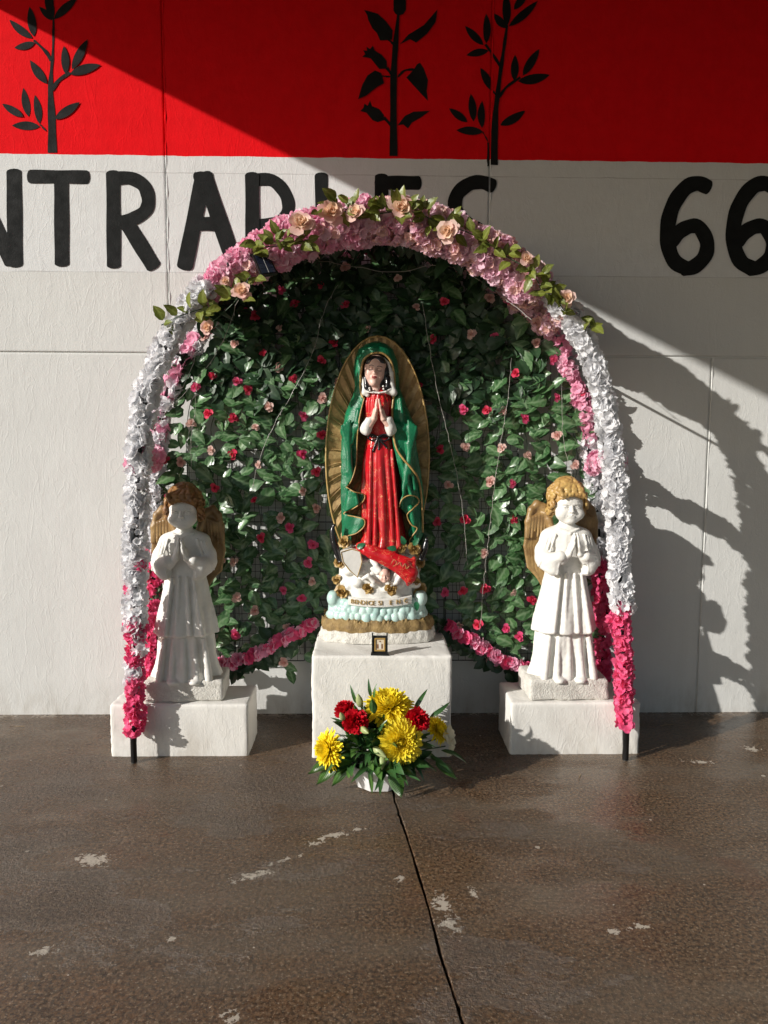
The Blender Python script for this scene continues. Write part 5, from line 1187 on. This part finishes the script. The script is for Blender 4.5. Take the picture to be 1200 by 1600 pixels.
def stem(p, r_=.0028):
    B = MB(); p = Vector(p); m_ = C0.lerp(p, .55)+Vector((0, 0, .015)); B.tube(catmull([tuple(C0+Vector((p.x*.3, p.y*.3, 0))), tuple(m_), tuple(p)], 4), r_, 6); link('stem', B.mesh('stem', [F_STEM]), bq)
def flower(name, me, px, py, y, d, s=1.0, roll=0.0, label=None):
    p = rel(aty(px, py, y)); stem(Vector(p)-Vector(d).normalized()*.02); link(name, me, bq, Matrix.Translation(p) @ orient(d, roll) @ Matrix.Scale(s, 4), label)
flower('chrysanthemum', mum(.100, 1), 607, 1105, -.78, (-.05, -.35, 1), 1.0, 0, 'large yellow chrysanthemum on top')
flower('chrysanthemum', mum(.086, 2), 626, 1160, -.895, (.10, -1, .18), 1.0, 1, 'yellow chrysanthemum facing forward')
flower('chrysanthemum', mum(.078, 3), 515, 1172, -.86, (-.85, -.55, .15), 1.0, 2, 'yellow chrysanthemum turned to the left')
flower('chrysanthemum', mum(.062, 4), 682, 1140, -.76, (.7, -.3, .5), .95, 3, 'small yellow chrysanthemum at the right')
flower('carnation', carn(.055, 5), 556, 1128, -.875, (-.15, -.9, .4), 1.0)
flower('carnation', carn(.050, 6), 541, 1112, -.80, (-.4, -.4, .9), 1.0)
flower('carnation', carn(.055, 7), 650, 1126, -.84, (.3, -.8, .5), 1.0)
flower('lily', blossom5('lily', F_CREAM, .042, 81, 1), 700, 1150, -.76, (.8, -.5, .3)); flower('lily', blossom5('lily', F_CREAM, .036, 82, 1), 703, 1168, -.77, (.9, -.5, -.1))
def bud(px, py, y, d, s=1.0):
    B = MB(); prof_ = [(.003, -.012), (.010, -.004), (.0125, .008), (.011, .022), (.006, .034), (.001, .042)]
    v = [(r_*math.cos(a)*(1+.12*math.cos(3*a)), r_*math.sin(a)*(1+.12*math.cos(3*a)), z_) for r_, z_ in prof_ for a in np.linspace(0, 2*math.pi, 11)[:-1]]
    B.add(v, [(i*10+j, i*10+(j+1) % 10, (i+1)*10+(j+1) % 10, (i+1)*10+j) for i in range(5) for j in range(10)])
    p = rel(aty(px, py, y)); stem(p, .002); link('bud', B.mesh('bud', [F_BUD]), bq, Matrix.Translation(p) @ orient(d) @ Matrix.Scale(s, 4))
bud(536, 1122, -.90, (-.3, -.6, .9), .9); bud(566, 1138, -.91, (.5, -.8, -.1), 1.1); bud(563, 1100, -.80, (-.2, -.3, 1), 1.2); bud(588, 1171, -.93, (.9, -.6, -.5), 1.2); bud(598, 1184, -.92, (-.1, -.7, -1), 1.1)
rg = random.Random(21)
broad = [leafmesh('leaf', F_FRESH, .085, .042, 60+i, .0005, 8, 4, .5, .22) for i in range(3)]+[leafmesh('leaf', F_DEEP, .100, .045, 64+i, .0005, 8, 4, .5, .2) for i in range(3)]
longl = [leafmesh('leaf', F_DEEP, .13, .024, 70+i, .0003, 8, 4, .55, .25) for i in range(3)]+[leafmesh('leaf', F_FRESH, .12, .022, 74+i, .0003, 8, 4, .55, .25) for i in range(2)]
for i in range(380):      # dome of foliage filling between the blooms
    az = rg.uniform(0, 6.283); el_ = rg.uniform(-.28, 1.35); d = Vector((math.cos(az)*math.cos(el_), math.sin(az)*math.cos(el_), math.sin(el_)))
    rr = rg.uniform(.45, .86); p = Vector((d.x*.19, d.y*.14, .125+d.z*.17)); p = Vector((p.x*rr, p.y*rr, .10+(p.z-.10)*rr))
    if p.z < .11: p.z = .11+rg.uniform(0, .04)
    t = (d+Vector((rg.uniform(-.6, .6), rg.uniform(-.6, .6), rg.uniform(-.5, .4)))).normalized(); t = Vector((t.x, t.y, max(t.z, -.55 if d.y > 0 or abs(p.x) > .11 else -.12)))
    link('leaf', rg.choice(broad+longl[:2]), bq, Matrix.Translation(p) @ leaf_M(t, d+Vector((rg.uniform(-.5, .2), -.3, .6))) @ Matrix.Scale(rg.uniform(.65, 1.05), 4))
for px, py, y, d, nrm, i, s in ((556, 1100, -.80, (-.35, 0, 1), (-.3, -1, .2), 0, .62), (580, 1090, -.78, (-.15, 0, 1), (0, -1, 0), 1, .6), (583, 1092, -.79, (.15, -.1, 1), (-.6, -1, 0), 4, .55), (647, 1110, -.76, (.7, .3, 1), (0, -1, .4), 1, .8), (672, 1120, -.76, (1, .2, .7), (0, -1, .5), 0, .8),
                                 (578, 1195, -.905, (.08, -.25, -1), (0, -1, -.1), 3, .95), (597, 1190, -.91, (-.10, -.2, -1), (-.2, -1, 0), 1, 1.05), (540, 1178, -.88, (-.6, -.5, -.35), (-.2, -.5, 1), 0, .9), (690, 1170, -.80, (1, -.3, -.35), (0, -.6, 1), 2, .9), (672, 1180, -.84, (.9, -.5, -.5), (0, -.8, .8), 1, .8), (618, 1180, -.93, (.25, -.2, -1), (0, -1, .2), 0, .7)):
    link('leaf', longl[i], bq, Matrix.Translation(rel(aty(px, py, y))) @ leaf_M(d, nrm) @ Matrix.Scale(s, 4))
def fern(px, py, y, d, nrm, L, label=None):
    B = MB(); n = 17; t_ = []
    for i in range(n):
        t = (i+1)/n; x = L*t; z_ = -.35*L*t*t; w = .30*L*math.sin(math.pi*min(1, t*.93+.06))**.8*(1-.45*t)
        for sg in (-1, 1): B.add([(x-.004, 0, z_), (x+.004, 0, z_), (x+w*.45+.003, sg*w*.9, z_-.004), (x+w*.45-.004, sg*w, z_-.006), (x+.10*w-.002, sg*w*.5, z_+.001)], [(0, 1, 2, 3, 4)])
    B.tube([(L*t, 0, -.35*L*t*t-.0006) for t in np.linspace(0, 1, 10)], .0011, 4); link('fern_frond', B.mesh('fern_frond', [F_FRESH], False), bq, Matrix.Translation(rel(aty(px, py, y))) @ leaf_M(d, nrm), label)
fern(610, 1195, -.915, (.38, -.45, -.9), (0, -1, .5), .125); fern(520, 1188, -.86, (-1, -.4, -.12), (0, -.5, 1), .10); fern(530, 1192, -.86, (-.9, -.5, -.4), (0, -.6, 1), .11); fern(545, 1198, -.87, (-.8, -.7, -.35), (0, -.5, 1), .09); fern(560, 1130, -.84, (-.2, -.3, 1), (0, -1, .3), .07)
fern(680, 1190, -.82, (1, -.4, -.35), (0, -.5, 1), .10); fern(585, 1115, -.86, (-.1, -.6, .8), (0, -1, .3), .07)
B = MB()
for px, py, a in ((25, 1135, .05), (820, 1160, .8), (1040, 1133, .3), (905, 1215, 1.2)):
    c = atz(px, py, .0015); B.tube([(c[0]-.03*math.cos(a), c[1]-.03*math.sin(a), .0015), (c[0], c[1], .003), (c[0]+.04*math.cos(a), c[1]+.03*math.sin(a), .0015)], .0009, 4)
db = link('dry_straw', B.mesh('dry_straw', [M_STRAW]), kind='stuff'); tag(db, 'few dry straws and stalks lying on the wet floor', 'debris'); db['kind'] = 'stuff'
